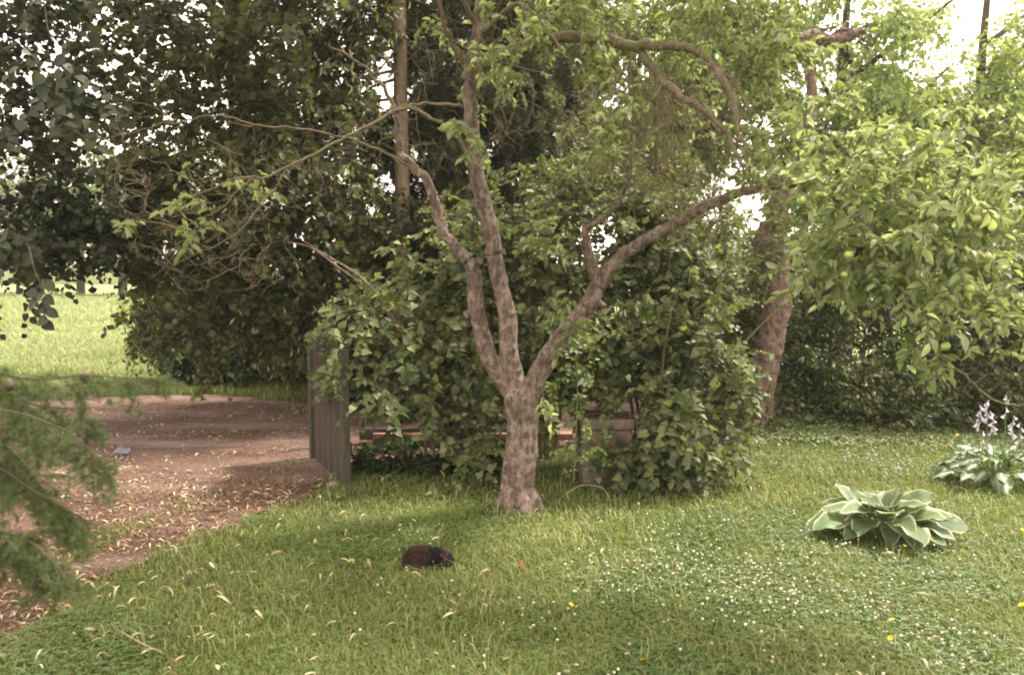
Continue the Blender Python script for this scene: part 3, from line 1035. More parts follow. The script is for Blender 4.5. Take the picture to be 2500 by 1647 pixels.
D3 = [(1165, 90, YA - .2, .02), (1260, 10, YA - .35, .016), (1330, 70, YA - .5, .010), (1390, 150, YA - .6, .006)]

kn = []
for (px, py, Y, r) in [(1142, 768, YA - .04, .032), (1246, 765, YA - .05, .036), (1250, 788, YA - .05, .03), (1470, 745, YA - .1, .03), (1428, 742, YA - .12, .026), (1555, 592, YA - .2, .03), (1450, 700, YA - .1, .04),
                       (1175, 800, YA, .04), (1160, 370, YA - .12, .035), (1172, 640, YA - .08, .03), (1262, 905, YA - .04, .035)]:
    kn.append((at(px, py, Y) + IV * r * np.array([1, 1, .9]), IF))
roots = []
for dx, dy, r in [(-.17, -.07, .035), (.15, -.05, .04), (.05, -.18, .04), (-.08, -.17, .03), (.1, .15, .04)]:
    p, q = smooth_line(np.array([A0 + [dx * .3, dy * .3, .16], A0 + [dx * .7, dy * .7, .05], A0 + [dx, dy, -.01], A0 + [dx * 1.5, dy * 1.5, -.05]]), np.array([r, r, r * .7, r * .4]), 4)
    roots.append(tube(p, q, 8))
parts = [tube(*poly(l, 5), sides=14) for l in (trunk, Ls, Ms[:6], Rs)]
remeshed('trunk', parts + kn[:5] + kn[7:] + roots, M['apple_bark'], apple, voxel=.007, disp=.016, dscale=.05, smooth=2)
lines = {}
SL = {'b1': .68, 'b5': .62, 'b3': .8, 'b4': .8, 'b6': .7, 'b7': .7, 'd1': .7, 'd3': .8}
for nm, l, sd in [('m', Ms[5:], 12), ('lb', Lb, 10), ('r1', R1, 9), ('r2', R2, 10), ('ab', Ab, 10), ('a2', A2, 8), ('a3', A3, 8), ('b1', B1, 8), ('b3', B3, 7), ('b4', B4, 7), ('b5', B5, 7),
                  ('b6', B6, 6), ('b7', B7, 6), ('c1', C1, 8), ('c2', C2, 6), ('c3', C3, 6), ('d1', D1, 7), ('d2', D2, 7), ('d3', D3, 7)]:
    p, q = poly(l, 6)
    q = q * SL.get(nm, 1)
    p = p + RNG.normal(0, .0035, p.shape) + np.stack([vn(np.arange(len(p)), 0, .45, len(p)) - .5, vn(np.arange(len(p)), 5, .45, 3) - .5, vn(np.arange(len(p)), 9, .45, 6) - .5], -1) * .02
    lines[nm] = (p, q)
    V, F = tube(p, q, sd, wob=.07, seed=len(p))
    mesh_np('branch', V, F, M['apple_bark'] if nm in ('m', 'r1', 'r2', 'lb') else M['limb_bark'], smooth=True, parent=apple)
skel = np.vstack([v[0] for v in lines.values()] + [poly(Rs, 5)[0][10:], poly(Ls, 5)[0][12:]])

leafy = cloud([
    (1740, 60, 5.0, 80, 50, .2, 44), (1850, 110, 4.9, 50, 70, .2, 40), (1610, 200, 5.5, 100, 70, .2, 44), (1450, 60, 5.3, 120, 60, .2, 40), (1290, 110, 5.5, 90, 60, .15, 26), (1500, 300, 5.5, 90, 50, .15, 26), (1850, 230, 4.8, 40, 80, .2, 26), (1960, 370, 4.3, 45, 50, .25, 46), (2180, 540, 4.0, 90, 80, .3, 100),
    (2270, 640, 3.8, 150, 70, .3, 80), (2400, 560, 3.7, 110, 100, .25, 84), (2280, 430, 3.9, 130, 80, .3, 84), (2120, 420, 4.1, 100, 80, .3, 70), (2420, 740, 3.8, 80, 50, .2, 24),
    (2160, 700, 3.8, 60, 40, .2, 22), (2230, 830, 3.7, 70, 30, .15, 12), (1640, 20, 5.3, 110, 40, .2, 26), (1830, 20, 4.7, 50, 40, .2, 20),
    (1250, 30, 5.0, 160, 50, .25, 22), (1450, 20, 4.9, 160, 50, .3, 28), (1200, 210, 4.9, 60, 60, .15, 12), (1420, 240, 4.8, 110, 36, .15, 9), (1530, 350, 4.8, 80, 40, .15, 8),
    (1180, 330, 4.95, 35, 50, .1, 7), (1050, 40, 5.0, 90, 50, .2, 10), (1700, 400, 4.9, 50, 60, .15, 8), (1690, 210, 5.3, 90, 60, .15, 12),
    (480, 430, 4.8, 80, 50, .2, 5), (345, 520, 4.8, 12, 12, .05, 2), (450, 620, 4.7, 80, 60, .2, 5), (620, 480, 4.9, 90, 60, .2, 5), (1400, 820, 5.2, 25, 50, .06, 12),
    (1345, 1090, 5.3, 20, 50, .06, 4), (1300, 560, 5.1, 90, 50, .1, 12),
])
RT = A0 + np.array([0, 0, 1.3])
P, Rr, D = grow(skel, leafy, curl=.12, lift=.05, r_gain=.006, root=RT)
bare = cloud([(520, 480, 4.8, 110, 60, .25, 62), (470, 590, 4.7, 80, 60, .2, 46), (650, 420, 4.9, 90, 50, .2, 36), (300, 330, 4.7, 70, 40, .15, 30),
              (1600, 320, 4.7, 80, 90, .25, 160), (1740, 340, 4.5, 70, 110, .25, 150), (1500, 280, 4.7, 100, 50, .25, 70), (1650, 150, 4.6, 90, 70, .25, 70),
              (1350, 300, 4.9, 90, 40, .2, 45), (1000, 330, 5.1, 90, 80, .2, 40), (880, 250, 5.1, 70, 70, .2, 30), (1150, 120, 5.0, 90, 80, .2, 40), (1400, 40, 4.9, 150, 60, .3, 60), (1760, 520, 4.3, 50, 60, .15, 60),
              (1850, 500, 4.2, 70, 50, .2, 30), (2380, 900, 3.7, 60, 20, .1, 6), (620, 620, 4.8, 40, 60, .15, 25), (1320, 480, 5.2, 90, 60, .15, 16)])
P2, Rr2, D2_ = grow(np.vstack([skel, P[::2, 3]]), bare, curl=.10, lift=.03, r_gain=.004, root=RT, pref=1.2)
# hanging whip-like twigs under the arch
hang = []
for i in range(34):
    px = RNG.normal(1610, 22) if i % 3 else RNG.uniform(1540, 1700)
    top = at(px, RNG.uniform(110, 260), YA - .6 + RNG.normal(0, .08))
    L_ = RNG.uniform(.35, .95)
    k = np.linspace(0, 1, 6)[:, None]
    hang.append(top + k * np.array([RNG.normal(0, .07), RNG.normal(0, .05), -L_]) + np.vstack([[0, 0, 0], RNG.normal(0, .02, (5, 3))]))
hang = np.array(hang)
V, F = merge([tubes_batch(P, Rr, 4), tubes_batch(P2, Rr2, 4), tubes_batch(hang, np.linspace(.003, .0012, 6)[None].repeat(len(hang), 0), 4)])
mesh_np('twigs', V, F, M['twig_bark'], smooth=True, parent=apple, kind='stuff')
# short side spurs on the bare twigs
bp = np.vstack([P2[:, 2], P2[:, 4], hang[:, 2], hang[:, 4], P2[:, -1]])
bp = bp[RNG.integers(0, len(bp), 2600)]
e = bp + RNG.normal(0, .045, bp.shape)
V, F = tubes_batch(np.stack([bp, (bp + e) / 2 + RNG.normal(0, .008, bp.shape), e], 1), np.array([[.0014, .0012, .0009]]).repeat(len(bp), 0), 3)
mesh_np('spurs', V, F, M['twig_bark'], parent=apple, kind='stuff')
pos, tip, nor, sz, SP = sprigs(leafy, D + RNG.normal(0, .45, D.shape), .13, 11, .056, droop=.28, face=(.1, -.3, .85), rnd=.42, side=.8)
keep = RNG.random(len(pos)) < .93
foliage(apple, pos[keep], tip[keep], nor[keep], sz[keep], 'apple', M['apple_leaf'])
V, F = tubes_batch(SP, np.array([[.002, .0017, .0014, .001]]).repeat(len(SP), 0), 3)
mesh_np('shoots', V, F, M['twig_bark'], parent=apple, kind='stuff')

top = np.stack([RNG.uniform(-1.4, 2.6, 260), RNG.uniform(3.9, 6.6, 260), RNG.uniform(3.3, 4.7, 260)], -1)  # crown top out of view, added so its shade darkens the left lawn
_px, _py, _ = proj(top)
top = top[(_py < -90) & (np.hypot(top[:, 0] - .5, top[:, 1] - 5.4) < 1.9)]
P, Rr, D = grow(np.vstack([skel[skel[:, 2] > 2.2]]), top, k=4)
mesh_np('twigs', *tubes_batch(P, Rr, 3), M['twig_bark'], smooth=True, parent=apple, kind='stuff')
crown_scatter('foliage', apple, top, leaf_clusters('apple', M['apple_leaf'], 40, .2, .07))

# apples
m, t, out = newmat('apple_skin')
N, L = t.nodes, t.links
oi = N.new('ShaderNodeObjectInfo')
rp = ramp(t, [(.20, .27, .06), (.30, .35, .09), (.34, .30, .10)])
L.new(oi.outputs['Random'], rp.inputs['Fac'])
p = N.new('ShaderNodeBsdfPrincipled')
p.inputs['Roughness'].default_value = .38
L.new(rp.outputs['Color'], p.inputs['Base Color'])
L.new(p.outputs[0], out.inputs[0])
M['apple_skin'] = m
u = np.linspace(0, np.pi, 9)
pr = [(max(math.sin(a) * (1.0 + .06 * math.cos(a)), .0), -math.cos(a) * .9 + (.22 * math.exp(-((a - np.pi) / .45) ** 2) * -1) + .12 * math.exp(-(a / .4) ** 2)) for a in u]
sd = 12
V = []
for r_, z_ in pr:
    for k in range(sd): V.append((r_ * math.cos(6.2832 * k / sd), r_ * math.sin(6.2832 * k / sd), z_))
V = np.array(V)
I, J = np.meshgrid(np.arange(8), np.arange(sd), indexing='ij')
F = np.stack([I * sd + J, I * sd + (J + 1) % sd, (I + 1) * sd + (J + 1) % sd, (I + 1) * sd + J], -1).reshape(-1, 4)
SV_, SF_ = tube([(0, 0, .6), (.05, 0, 1.1), (.15, .05, 1.7)], [.07, .06, .06], 4)
ao = mesh_np('apple', V, F, M['apple_skin'], smooth=True, local=True)
ame = ao.data
bpy.data.objects.remove(ao)
so = mesh_np('stalk', SV_, SF_, M['green_stem'], smooth=True, local=True)
sme = so.data
bpy.data.objects.remove(so)
pxs, pys, zz = proj(leafy)
w = np.where((pxs > 1150) & (pys > 0) & (pys < 900) & (pxs < 2500), 1., .03)
ch = RNG.choice(len(leafy), 120, replace=False, p=w / w.sum())
for i in ch:
    o = link('apple', ame, apple)
    r_ = RNG.uniform(.015, .021)
    o.location = leafy[i] + RNG.normal(0, .03, 3) + np.array([0, -.03, -.05]) - A0
    o.rotation_euler = (RNG.normal(0, .35), RNG.normal(0, .35), RNG.random() * 6)
    o.scale = (r_, r_, r_)
    k = link('stalk', sme, o)

# ------------------------------------------------------------------ generic crown builder
def crown_tree(name, label, cat, base, trunk_line, limbs, specs, leafkind, leafmat, leafsize, per=8, L=.28, droop=.35, face=(0, -.5, .6), rnd=.45,
               n_ind=300, bark='dark_bark', group=None, curl=.15, spread=0., r_gain=.008, trunk_name='trunk', stems=None, targets=None, side=.9, cluster=None, extra=None):
    o = thing(name, base, label, cat, group)
    sk = []
    if trunk_line is not None:
        p, q = trunk_line
        V, F = tube(p, q, 12, wob=.12, seed=3)
        mesh_np(trunk_name, V, F, M[bark], smooth=True, parent=o)
        sk.append(p)
    for l in (limbs or []):
        p, q = l
        V, F = tube(p, q, 7, wob=.1, seed=2)
        mesh_np('stem' if stems else 'branch', V, F, M[bark], smooth=True, parent=o)
        sk.append(p)
    sk = np.vstack(sk)
    T = cloud(specs) if targets is None else targets
    T = T[T[:, 2] > .06]
    if cluster:
        P, Rr, D = grow(sk, T, curl=curl, lift=.04, r_gain=r_gain, r_min=.002, k=4)
        V, F = tubes_batch(P, Rr, 3)
        mesh_np('twigs', V, F, M[bark], smooth=True, parent=o, kind='stuff')
        n_, rad_ = cluster
        T = T[T[:, 2] > rad_ * .5]
        crown_scatter('foliage', o, T, leaf_clusters(leafkind, leafmat, n_, rad_, leafsize, rnd=rnd + .1))
        return o, T
    if extra is not None:
        E, n_, rad_ = extra
        Pe, Re, _ = grow(sk, E, curl=curl, lift=.04, r_gain=r_gain, r_min=.002, k=4)
        mesh_np('twigs', *tubes_batch(Pe, Re, 3), M[bark], smooth=True, parent=o, kind='stuff')
        crown_scatter('foliage', o, E, leaf_clusters(leafkind, leafmat, n_, rad_, leafsize, rnd=.55))
    P, Rr, D = grow(sk, T, curl=curl, lift=.04, r_gain=r_gain, r_min=.002)
    pos, tip, nor, sz, SP = sprigs(T, D + RNG.normal(0, .3, D.shape), L, per, leafsize, droop=droop, face=face, rnd=rnd, spread=spread, side=side)
    ok = pos[:, 2] > .03
    V, F = merge([tubes_batch(P, Rr, 3), tubes_batch(SP, np.array([[.0022, .0018, .0014, .001]]).repeat(len(SP), 0), 3)])
    mesh_np('twigs', V, F, M[bark], smooth=True, parent=o, kind='stuff')
    foliage(o, pos[ok], tip[ok], nor[ok], sz[ok], leafkind, leafmat, n_ind)
    return o, pos[ok]


def sl(rows, sub=5):
    a = np.array(rows, float)
    return smooth_line(a[:, :3], a[:, 3], sub)


# ------------------------------------------------------------------ lime tree behind the gate
LB = np.array([-3.6, 11.3, 0.])
lime_specs = [
    # hanging front curtain
    (420, 640, 8.2, 70, 90, .3, 130), (520, 760, 8.6, 80, 80, .35, 110), (600, 650, 8.6, 100, 90, .4, 150), (760, 600, 8.6, 90, 110, .4, 160), (800, 480, 8.4, 90, 90, .4, 130),
    (690, 480, 8.4, 110, 90, .4, 140), (560, 520, 8.2, 110, 80, .4, 130), (430, 480, 8.2, 110, 80, .4, 120), (750, 740, 8.8, 80, 60, .35, 100), (430, 790, 9.0, 40, 40, .2, 20), (620, 790, 9.4, 100, 40, .3, 80),
    # middle and top
    (300, 280, 8.0, 110, 70, .4, 60), (450, 270, 8.0, 120, 80, .4, 120), (620, 300, 8.2, 140, 100, .5, 190), (735, 250, 8.6, 75, 80, .4, 80), (560, 100, 8.2, 180, 90, .6, 200),
    (710, 60, 8.6, 110, 80, .5, 150), (400, 60, 8.0, 150, 60, .5, 70), (820, 40, 9.0, 35, 40, .3, 16), (660, 160, 9.5, 130, 90, .6, 110), (340, 170, 9., 90, 50, .4, 26),
    (320, 540, 9.2, 40, 50, .3, 22), (830, 640, 9.2, 40, 60, .3, 40),
    # above the frame, shading
    (480, -180, 8.8, 300, 110, 1.0, 240),
]
tl = sl([(-3.6, 11.3, -.1, .26), (-3.55, 11.3, 1.0, .2), (-3.5, 11.2, 2.6, .17), (-3.45, 11.0, 4.4, .14), (-3.4, 10.8, 6.5, .08)])
limbs = [sl(r) for r in [
    [(-3.5, 11.2, 2.2, .08), (-3.4, 10.2, 3.0, .06), (-3.3, 9.2, 3.1, .04), (-3.2, 8.5, 2.5, .02), (-3.1, 8.3, 1.8, .01)],
    [(-3.5, 11.2, 2.6, .08), (-2.8, 10.2, 3.4, .05), (-2.2, 9.2, 3.3, .035), (-1.9, 8.7, 2.6, .02), (-1.9, 8.6, 1.9, .01)],
    [(-3.5, 11.2, 3.0, .08), (-4.0, 10.0, 3.6, .05), (-4.1, 8.8, 3.7, .03), (-4.1, 8.1, 3.4, .015)],
    [(-3.45, 11., 4.0, .07), (-2.8, 9.8, 4.6, .05), (-2.4, 8.8, 4.6, .03), (-2.0, 8.4, 4.3, .015)],
    [(-3.45, 11., 4.2, .07), (-3.4, 9.8, 4.5, .05), (-3.3, 8.6, 4.3, .03), (-3.3, 8.0, 4.0, .015)],
    [(-3.45, 11., 2.0, .06), (-3.9, 10.2, 2.4, .04), (-4.0, 9.4, 2.2, .02), (-4.2, 9.0, 1.8, .012)]]]
shade_canopy = np.stack([RNG.uniform(-6.5, -.6, 420), RNG.uniform(5.6, 11.5, 420), RNG.uniform(4.3, 6.5, 420)], -1)  # unseen crown spread above the view, added to shade driveway and lawn
shade_canopy = shade_canopy[vn(shade_canopy[:, 0], shade_canopy[:, 1], .8, 90) > .3]
_px, _py, _ = proj(shade_canopy)
shade_canopy = shade_canopy[(_py < -120)]
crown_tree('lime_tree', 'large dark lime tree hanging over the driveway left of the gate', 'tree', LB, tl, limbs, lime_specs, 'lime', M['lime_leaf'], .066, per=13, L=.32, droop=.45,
           face=(0, -.5, .6), rnd=.5, extra=(shade_canopy, 60, .34))
# pale bracts hanging among the lime leaves
lt = bpy.data.objects['lime_tree']
bp = cloud([(450, 260, 7.9, 140, 90, .3, 110), (620, 620, 8.2, 160, 150, .3, 90), (760, 120, 8.3, 200, 90, .4, 160), (800, 700, 8.4, 60, 60, .2, 50), (520, 480, 7.9, 150, 80, .3, 60), (880, 60, 8.6, 80, 50, .3, 90)])
nb = len(bp)
tip = np.stack([RNG.normal(0, .5, nb), RNG.normal(0, .5, nb), -np.ones(nb)], -1)
nor = np.stack([RNG.normal(0, .5, nb), -np.ones(nb), RNG.normal(0, .5, nb)], -1)
V, F = leaf_mesh(bp, tip, nor, .05 + .03 * RNG.random(nb), (BR[0], BR[1]))
mesh_np('bracts', V, F, M['bract'], smooth=True, parent=lt, kind='stuff')

# ------------------------------------------------------------------ near lime at the top left
nl_specs = [(140, 185, 4.6, 40, 40, .12, 14), (60, 90, 6.8, 70, 60, .3, 50), (-120, 250, 6.5, 80, 110, .3, 50), (220, 40, 7.0, 90, 40, .3, 56),
            (70, 400, 7.2, 70, 50, .3, 50), (40, 500, 7.2, 70, 50, .3, 60), (170, 520, 7.4, 90, 40, .3, 66), (-150, 600, 6.5, 100, 100, .4, 60), (270, 480, 7.6, 70, 50, .3, 60), (50, 310, 7.0, 40, 30, .3, 22),
            (290, 610, 7.6, 35, 40, .2, 26), (95, 610, 7.2, 40, 35, .15, 20), (220, 230, 7.2, 60, 60, .3, 50), (30, 620, 7.0, 40, 30, .2, 26), (320, 400, 7.6, 60, 50, .3, 44), (-100, 0, 6.5, 120, 100, .4, 60), (190, 600, 7.4, 30, 30, .2, 16)]
tl = sl([(-5.0, 5.6, -.1, .24), (-4.95, 5.6, 1.4, .18), (-4.8, 5.5, 3.4, .13), (-4.6, 5.4, 6.0, .07)])
limbs = [sl(r) for r in [[(-4.9, 5.5, 2.2, .03), (-4.5, 6.0, 2.7, .02), (-4.0, 6.6, 2.6, .012), (-3.6, 7.0, 2.3, .006)],
                         [(-4.8, 5.5, 3.0, .03), (-3.8, 5.0, 3.5, .02), (-2.9, 4.7, 3.2, .01), (-2.4, 4.5, 3.05, .005)],
                         [(-4.9, 5.5, 2.0, .025), (-4.5, 6.2, 2.1, .016), (-4.1, 7.0, 1.9, .007)]]]
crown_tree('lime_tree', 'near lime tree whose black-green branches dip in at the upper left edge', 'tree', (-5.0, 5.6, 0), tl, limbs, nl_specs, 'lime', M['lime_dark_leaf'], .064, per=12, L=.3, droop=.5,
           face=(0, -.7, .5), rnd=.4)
nl = bpy.data.objects['lime_tree.001']
# the dangling dark spray below its foliage
c = at(100, 690, 4.9)
hp = []
for i in range(11):
    hp.append(at(95 + RNG.normal(0, 14) + 3 * i * .6, 690 + i * 9, 4.9) + RNG.normal(0, .015, 3))
hp = np.array(hp)
tip = np.stack([np.where(np.arange(11) % 2 == 0, 1, -1) * .9 + RNG.normal(0, .2, 11), RNG.normal(0, .3, 11), -np.ones(11) * .7], -1)
V, F = leaf_mesh(hp, tip, np.stack([RNG.normal(0, .3, 11), -np.ones(11), np.ones(11) * .7], -1), np.full(11, .07), FINE['lime'])
tw = smooth_line(np.array([at(70, 600, 5.2), at(85, 660, 5.0), at(100, 700, 4.9), at(112, 785, 4.9)]), np.array([.004, .003, .002, .0012]), 5)
V2, F2 = tube(*tw, 5)
mesh_np('hanging_spray', V, F, M['lime_dark_leaf'], smooth=True, parent=nl, kind='stuff')
mesh_np('hanging_twig', V2, F2, M['dark_bark'], smooth=True, parent=nl)

# ------------------------------------------------------------------ dark shrubs under the lime, fresh one at the field edge
def shrub(name, label, cat, px, Y, specs, mat, size, cluster=None, n_stem=7, per=9, L=.22, kind='small', n_ind=0, bark='dark_bark', face=(0, -.5, .6), group=None, droop=.2, spread_r=.35, top=1.2, rnd=.5, side=.9):
    b = at(px, 0, Y)
    b[2] = gz(b[0], b[1])
    st = []
    for i in range(n_stem):
        a = RNG.random() * 6.28
        r_ = spread_r * RNG.uniform(.3, 1)
        hgt = top * RNG.uniform(.7, 1)
        st.append(smooth_line(np.array([b + [math.cos(a) * .08, math.sin(a) * .06, -.03], b + [math.cos(a) * r_ * .4, math.sin(a) * r_ * .4, hgt * .35],
                                        b + [math.cos(a) * r_ * .9, math.sin(a) * r_ * .7, hgt * .75], b + [math.cos(a) * r_ * 1.3, math.sin(a) * r_, hgt]]), np.array([.016, .013, .009, .005]), 5))
    return crown_tree(name, label, cat, b, None, st, specs, kind, mat, size, per=per, L=L, droop=droop, face=face, rnd=rnd, n_ind=n_ind, bark=bark, stems=True, r_gain=.004, group=group, side=side, cluster=cluster)


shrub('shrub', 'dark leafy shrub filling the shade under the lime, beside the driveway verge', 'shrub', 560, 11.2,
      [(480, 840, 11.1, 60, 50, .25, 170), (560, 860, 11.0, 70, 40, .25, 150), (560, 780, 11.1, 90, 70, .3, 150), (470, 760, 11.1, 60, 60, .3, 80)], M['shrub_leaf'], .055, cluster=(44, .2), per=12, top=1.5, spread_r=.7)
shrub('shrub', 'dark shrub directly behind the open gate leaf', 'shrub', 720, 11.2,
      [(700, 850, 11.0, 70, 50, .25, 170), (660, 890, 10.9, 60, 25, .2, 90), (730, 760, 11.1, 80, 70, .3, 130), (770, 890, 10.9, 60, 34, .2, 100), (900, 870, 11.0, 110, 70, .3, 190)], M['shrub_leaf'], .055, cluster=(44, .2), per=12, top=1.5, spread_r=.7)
shrub('shrub', 'bright yellow-green twiggy shrub at the edge of the sunlit meadow', 'shrub', 420, 11.0,
      [(400, 820, 10.9, 35, 45, .2, 60), (430, 880, 10.8, 45, 30, .2, 60), (370, 790, 11.0, 22, 22, .15, 14), (385, 700, 11., 22, 35, .15, 24)], M['fresh_leaf'], .04, cluster=(26, .11), per=9, top=1.1, n_stem=6)

# ------------------------------------------------------------------ lilac bushes
LIF = (0, -.6, .66)
shrub('lilac_bush', 'lilac bush with hanging sprays partly covering the gate and fence', 'lilac bush', 1060, 6.5,
      [(890, 830, 6.2, 55, 50, .15, 42), (860, 890, 6.0, 35, 45, .12, 26), (960, 860, 6.2, 70, 60, .2, 60), (1050, 850, 6.3, 70, 60, .2, 60), (910, 940, 6.1, 45, 30, .12, 30), (990, 985, 6.1, 55, 22, .12, 22),
       (1120, 960, 6.2, 45, 50, .15, 34), (1160, 1080, 6.0, 28, 36, .1, 16), (1060, 760, 6.4, 80, 60, .2, 60), (960, 750, 6.5, 80, 50, .2, 46),
       (1000, 900, 6.4, 80, 50, .2, 50), (1170, 1010, 6.2, 35, 50, .1, 20), (850, 800, 6.3, 40, 30, .12, 16)],
      M['lilac_leaf'], .064, n_stem=9, per=14, L=.26, kind='lilac', n_ind=300, bark='stem', face=LIF, top=1.5, spread_r=.6, rnd=.46, droop=.35)
shrub('lilac_bush', 'tall lilac bush filling the space between the apple stems', 'lilac bush', 1330, 6.9,
      [(1330, 560, 6.7, 110, 70, .25, 120), (1450, 480, 6.8, 110, 60, .25, 90), (1250, 640, 6.6, 90, 80, .2, 90), (1380, 700, 6.6, 90, 80, .2, 110), (1330, 820, 6.5, 90, 70, .2, 90), (1130, 640, 6.8, 70, 80, .2, 70),
       (1100, 700, 6.7, 70, 60, .2, 50), (1520, 580, 6.8, 90, 80, .25, 100), (1620, 600, 6.9, 90, 80, .25, 100), (1330, 950, 6.5, 70, 60, .15, 54), (1240, 740, 6.5, 60, 80, .15, 50), (1500, 420, 7.0, 120, 50, .3, 60), (1620, 460, 7., 90, 60, .3, 60)],
      M['lilac_leaf'], .061, n_stem=10, per=13, L=.26, kind='lilac', n_ind=300, bark='stem', face=LIF, top=2.3, spread_r=.7, rnd=.46, droop=.35)
shrub('lilac_bush', 'broad lilac bush right of the apple trunk, over the concrete block', 'lilac bush', 1600, 6.5,
      [(1560, 750, 6.3, 80, 60, .2, 90), (1500, 840, 6.1, 70, 45, .18, 80), (1600, 880, 6.2, 80, 60, .2, 90), (1660, 800, 6.3, 70, 70, .2, 90), (1700, 750, 6.5, 50, 70, .2, 50), (1700, 930, 6.2, 60, 60, .2, 70),
       (1650, 980, 6.1, 45, 45, .15, 54), (1660, 1080, 5.9, 50, 50, .15, 60), (1600, 1140, 5.8, 50, 30, .12, 50), (1450, 925, 6.2, 50, 22, .12, 26), (1625, 1060, 6.0, 20, 50, .1, 24), (1745, 640, 6.6, 40, 70, .2, 36), (1700, 650, 6.6, 80, 70, .2, 80),
       (1700, 1130, 5.95, 40, 25, .1, 24), (1730, 1060, 6.1, 36, 40, .12, 34), (1740, 960, 6.3, 30, 40, .12, 26), (1400, 900, 6.2, 50, 60, .12, 36)],
      M['lilac_leaf'], .061, n_stem=10, per=13, L=.26, kind='lilac', n_ind=300, bark='stem', face=LIF, top=1.7, spread_r=.8, rnd=.46, droop=.35)
# slanting bare lilac rod left of the tree
rod = thing('dead_branch', gnd(1010, 1120) + [0, 1., 0], 'long bare reddish branch leaning through the lilac left of the trunk', 'branch')
p, q = poly([(735, 585, 6.3, .002), (800, 625, 6.3, .006), (875, 672, 6.2, .009), (930, 730, 6.2, .010), (970, 800, 6.2, .011), (1015, 870, 6.2, .013), (1060, 930, 6.3, .017), (1110, 1040, 6.5, .018), (1150, 1140, 6.7, .02)], 5)
V, F = tube(p, q, 7, wob=.1)
mesh_np('limb', V, F, M['red_bark'], smooth=True, parent=rod)
p, q = poly([(700, 590, 6.3, .003), (760, 605, 6.3, .005), (830, 655, 6.2, .006), (880, 690, 6.2, .007)], 5)
V, F = tube(p, q, 6)
mesh_np('twig', V, F, M['red_bark'], smooth=True, parent=rod)

# young light-green sapling by the trunk
sp_b = gnd(1395, 1185)
sp = thing('sapling', sp_b, 'slim light-green sapling climbing just right of the apple trunk', 'sapling')
p, q = poly([(1400, 1180, 5.65, .006), (1405, 1080, 5.65, .005), (1410, 950, 5.65, .004), (1405, 850, 5.6, .003), (1410, 790, 5.6, .0015)], 5)
V, F = tube(p, q, 6)
mesh_np('stem', V, F, M['stem'], smooth=True, parent=sp)
T = np.vstack([p[3:] + RNG.normal(0, .05, (len(p) - 3, 3)), p[2:] + RNG.normal(0, .06, (len(p) - 2, 3)), cloud([(1330, 980, 5.6, 12, 40, .05, 10), (1420, 1080, 5.6, 25, 40, .06, 12)])])
P, Rr, D = grow(p, T, r_gain=.004)
pos, tip, nor, sz, SPp = sprigs(T, D, .1, 7, .034, droop=.2, face=(0, -.6, .7), rnd=.5)
V, F = tubes_batch(P, Rr, 3)
mesh_np('twigs', V, F, M['stem'], parent=sp, kind='stuff')
foliage(sp, pos, tip, nor, sz, 'small', M['sapling_leaf'], 250)

# ------------------------------------------------------------------ conifers
def needles_on(P, n_per, ln, wd, rng=RNG, down=.3):
    """P (N,k,3) twigs -> thin needle triangles"""
    N, k, _ = P.shape
    t = rng.random((N, n_per)) * (k - 1)
    i = np.minimum(t.astype(int), k - 2)
    f = (t - i)[..., None]
    ar = np.arange(N)[:, None]
    b = P[ar, i] * (1 - f) + P[ar, i + 1] * f
    d = norm(P[ar, i + 1] - P[ar, i])
    o = norm(rng.normal(0, 1, b.shape))
    o = norm(o - d * np.sum(o * d, -1, keepdims=True)) + d * .7 + np.array([0, 0, -down])
    o = norm(o) * (ln * (.6 + .6 * rng.random((N, n_per))))[..., None]
    s = norm(np.cross(o, rng.normal(0, 1, b.shape))) * wd * .5
    V = np.stack([b - s, b + s, b + o], 2).reshape(-1, 3)
    F = np.arange(len(V)).reshape(-1, 3)
    return V, F


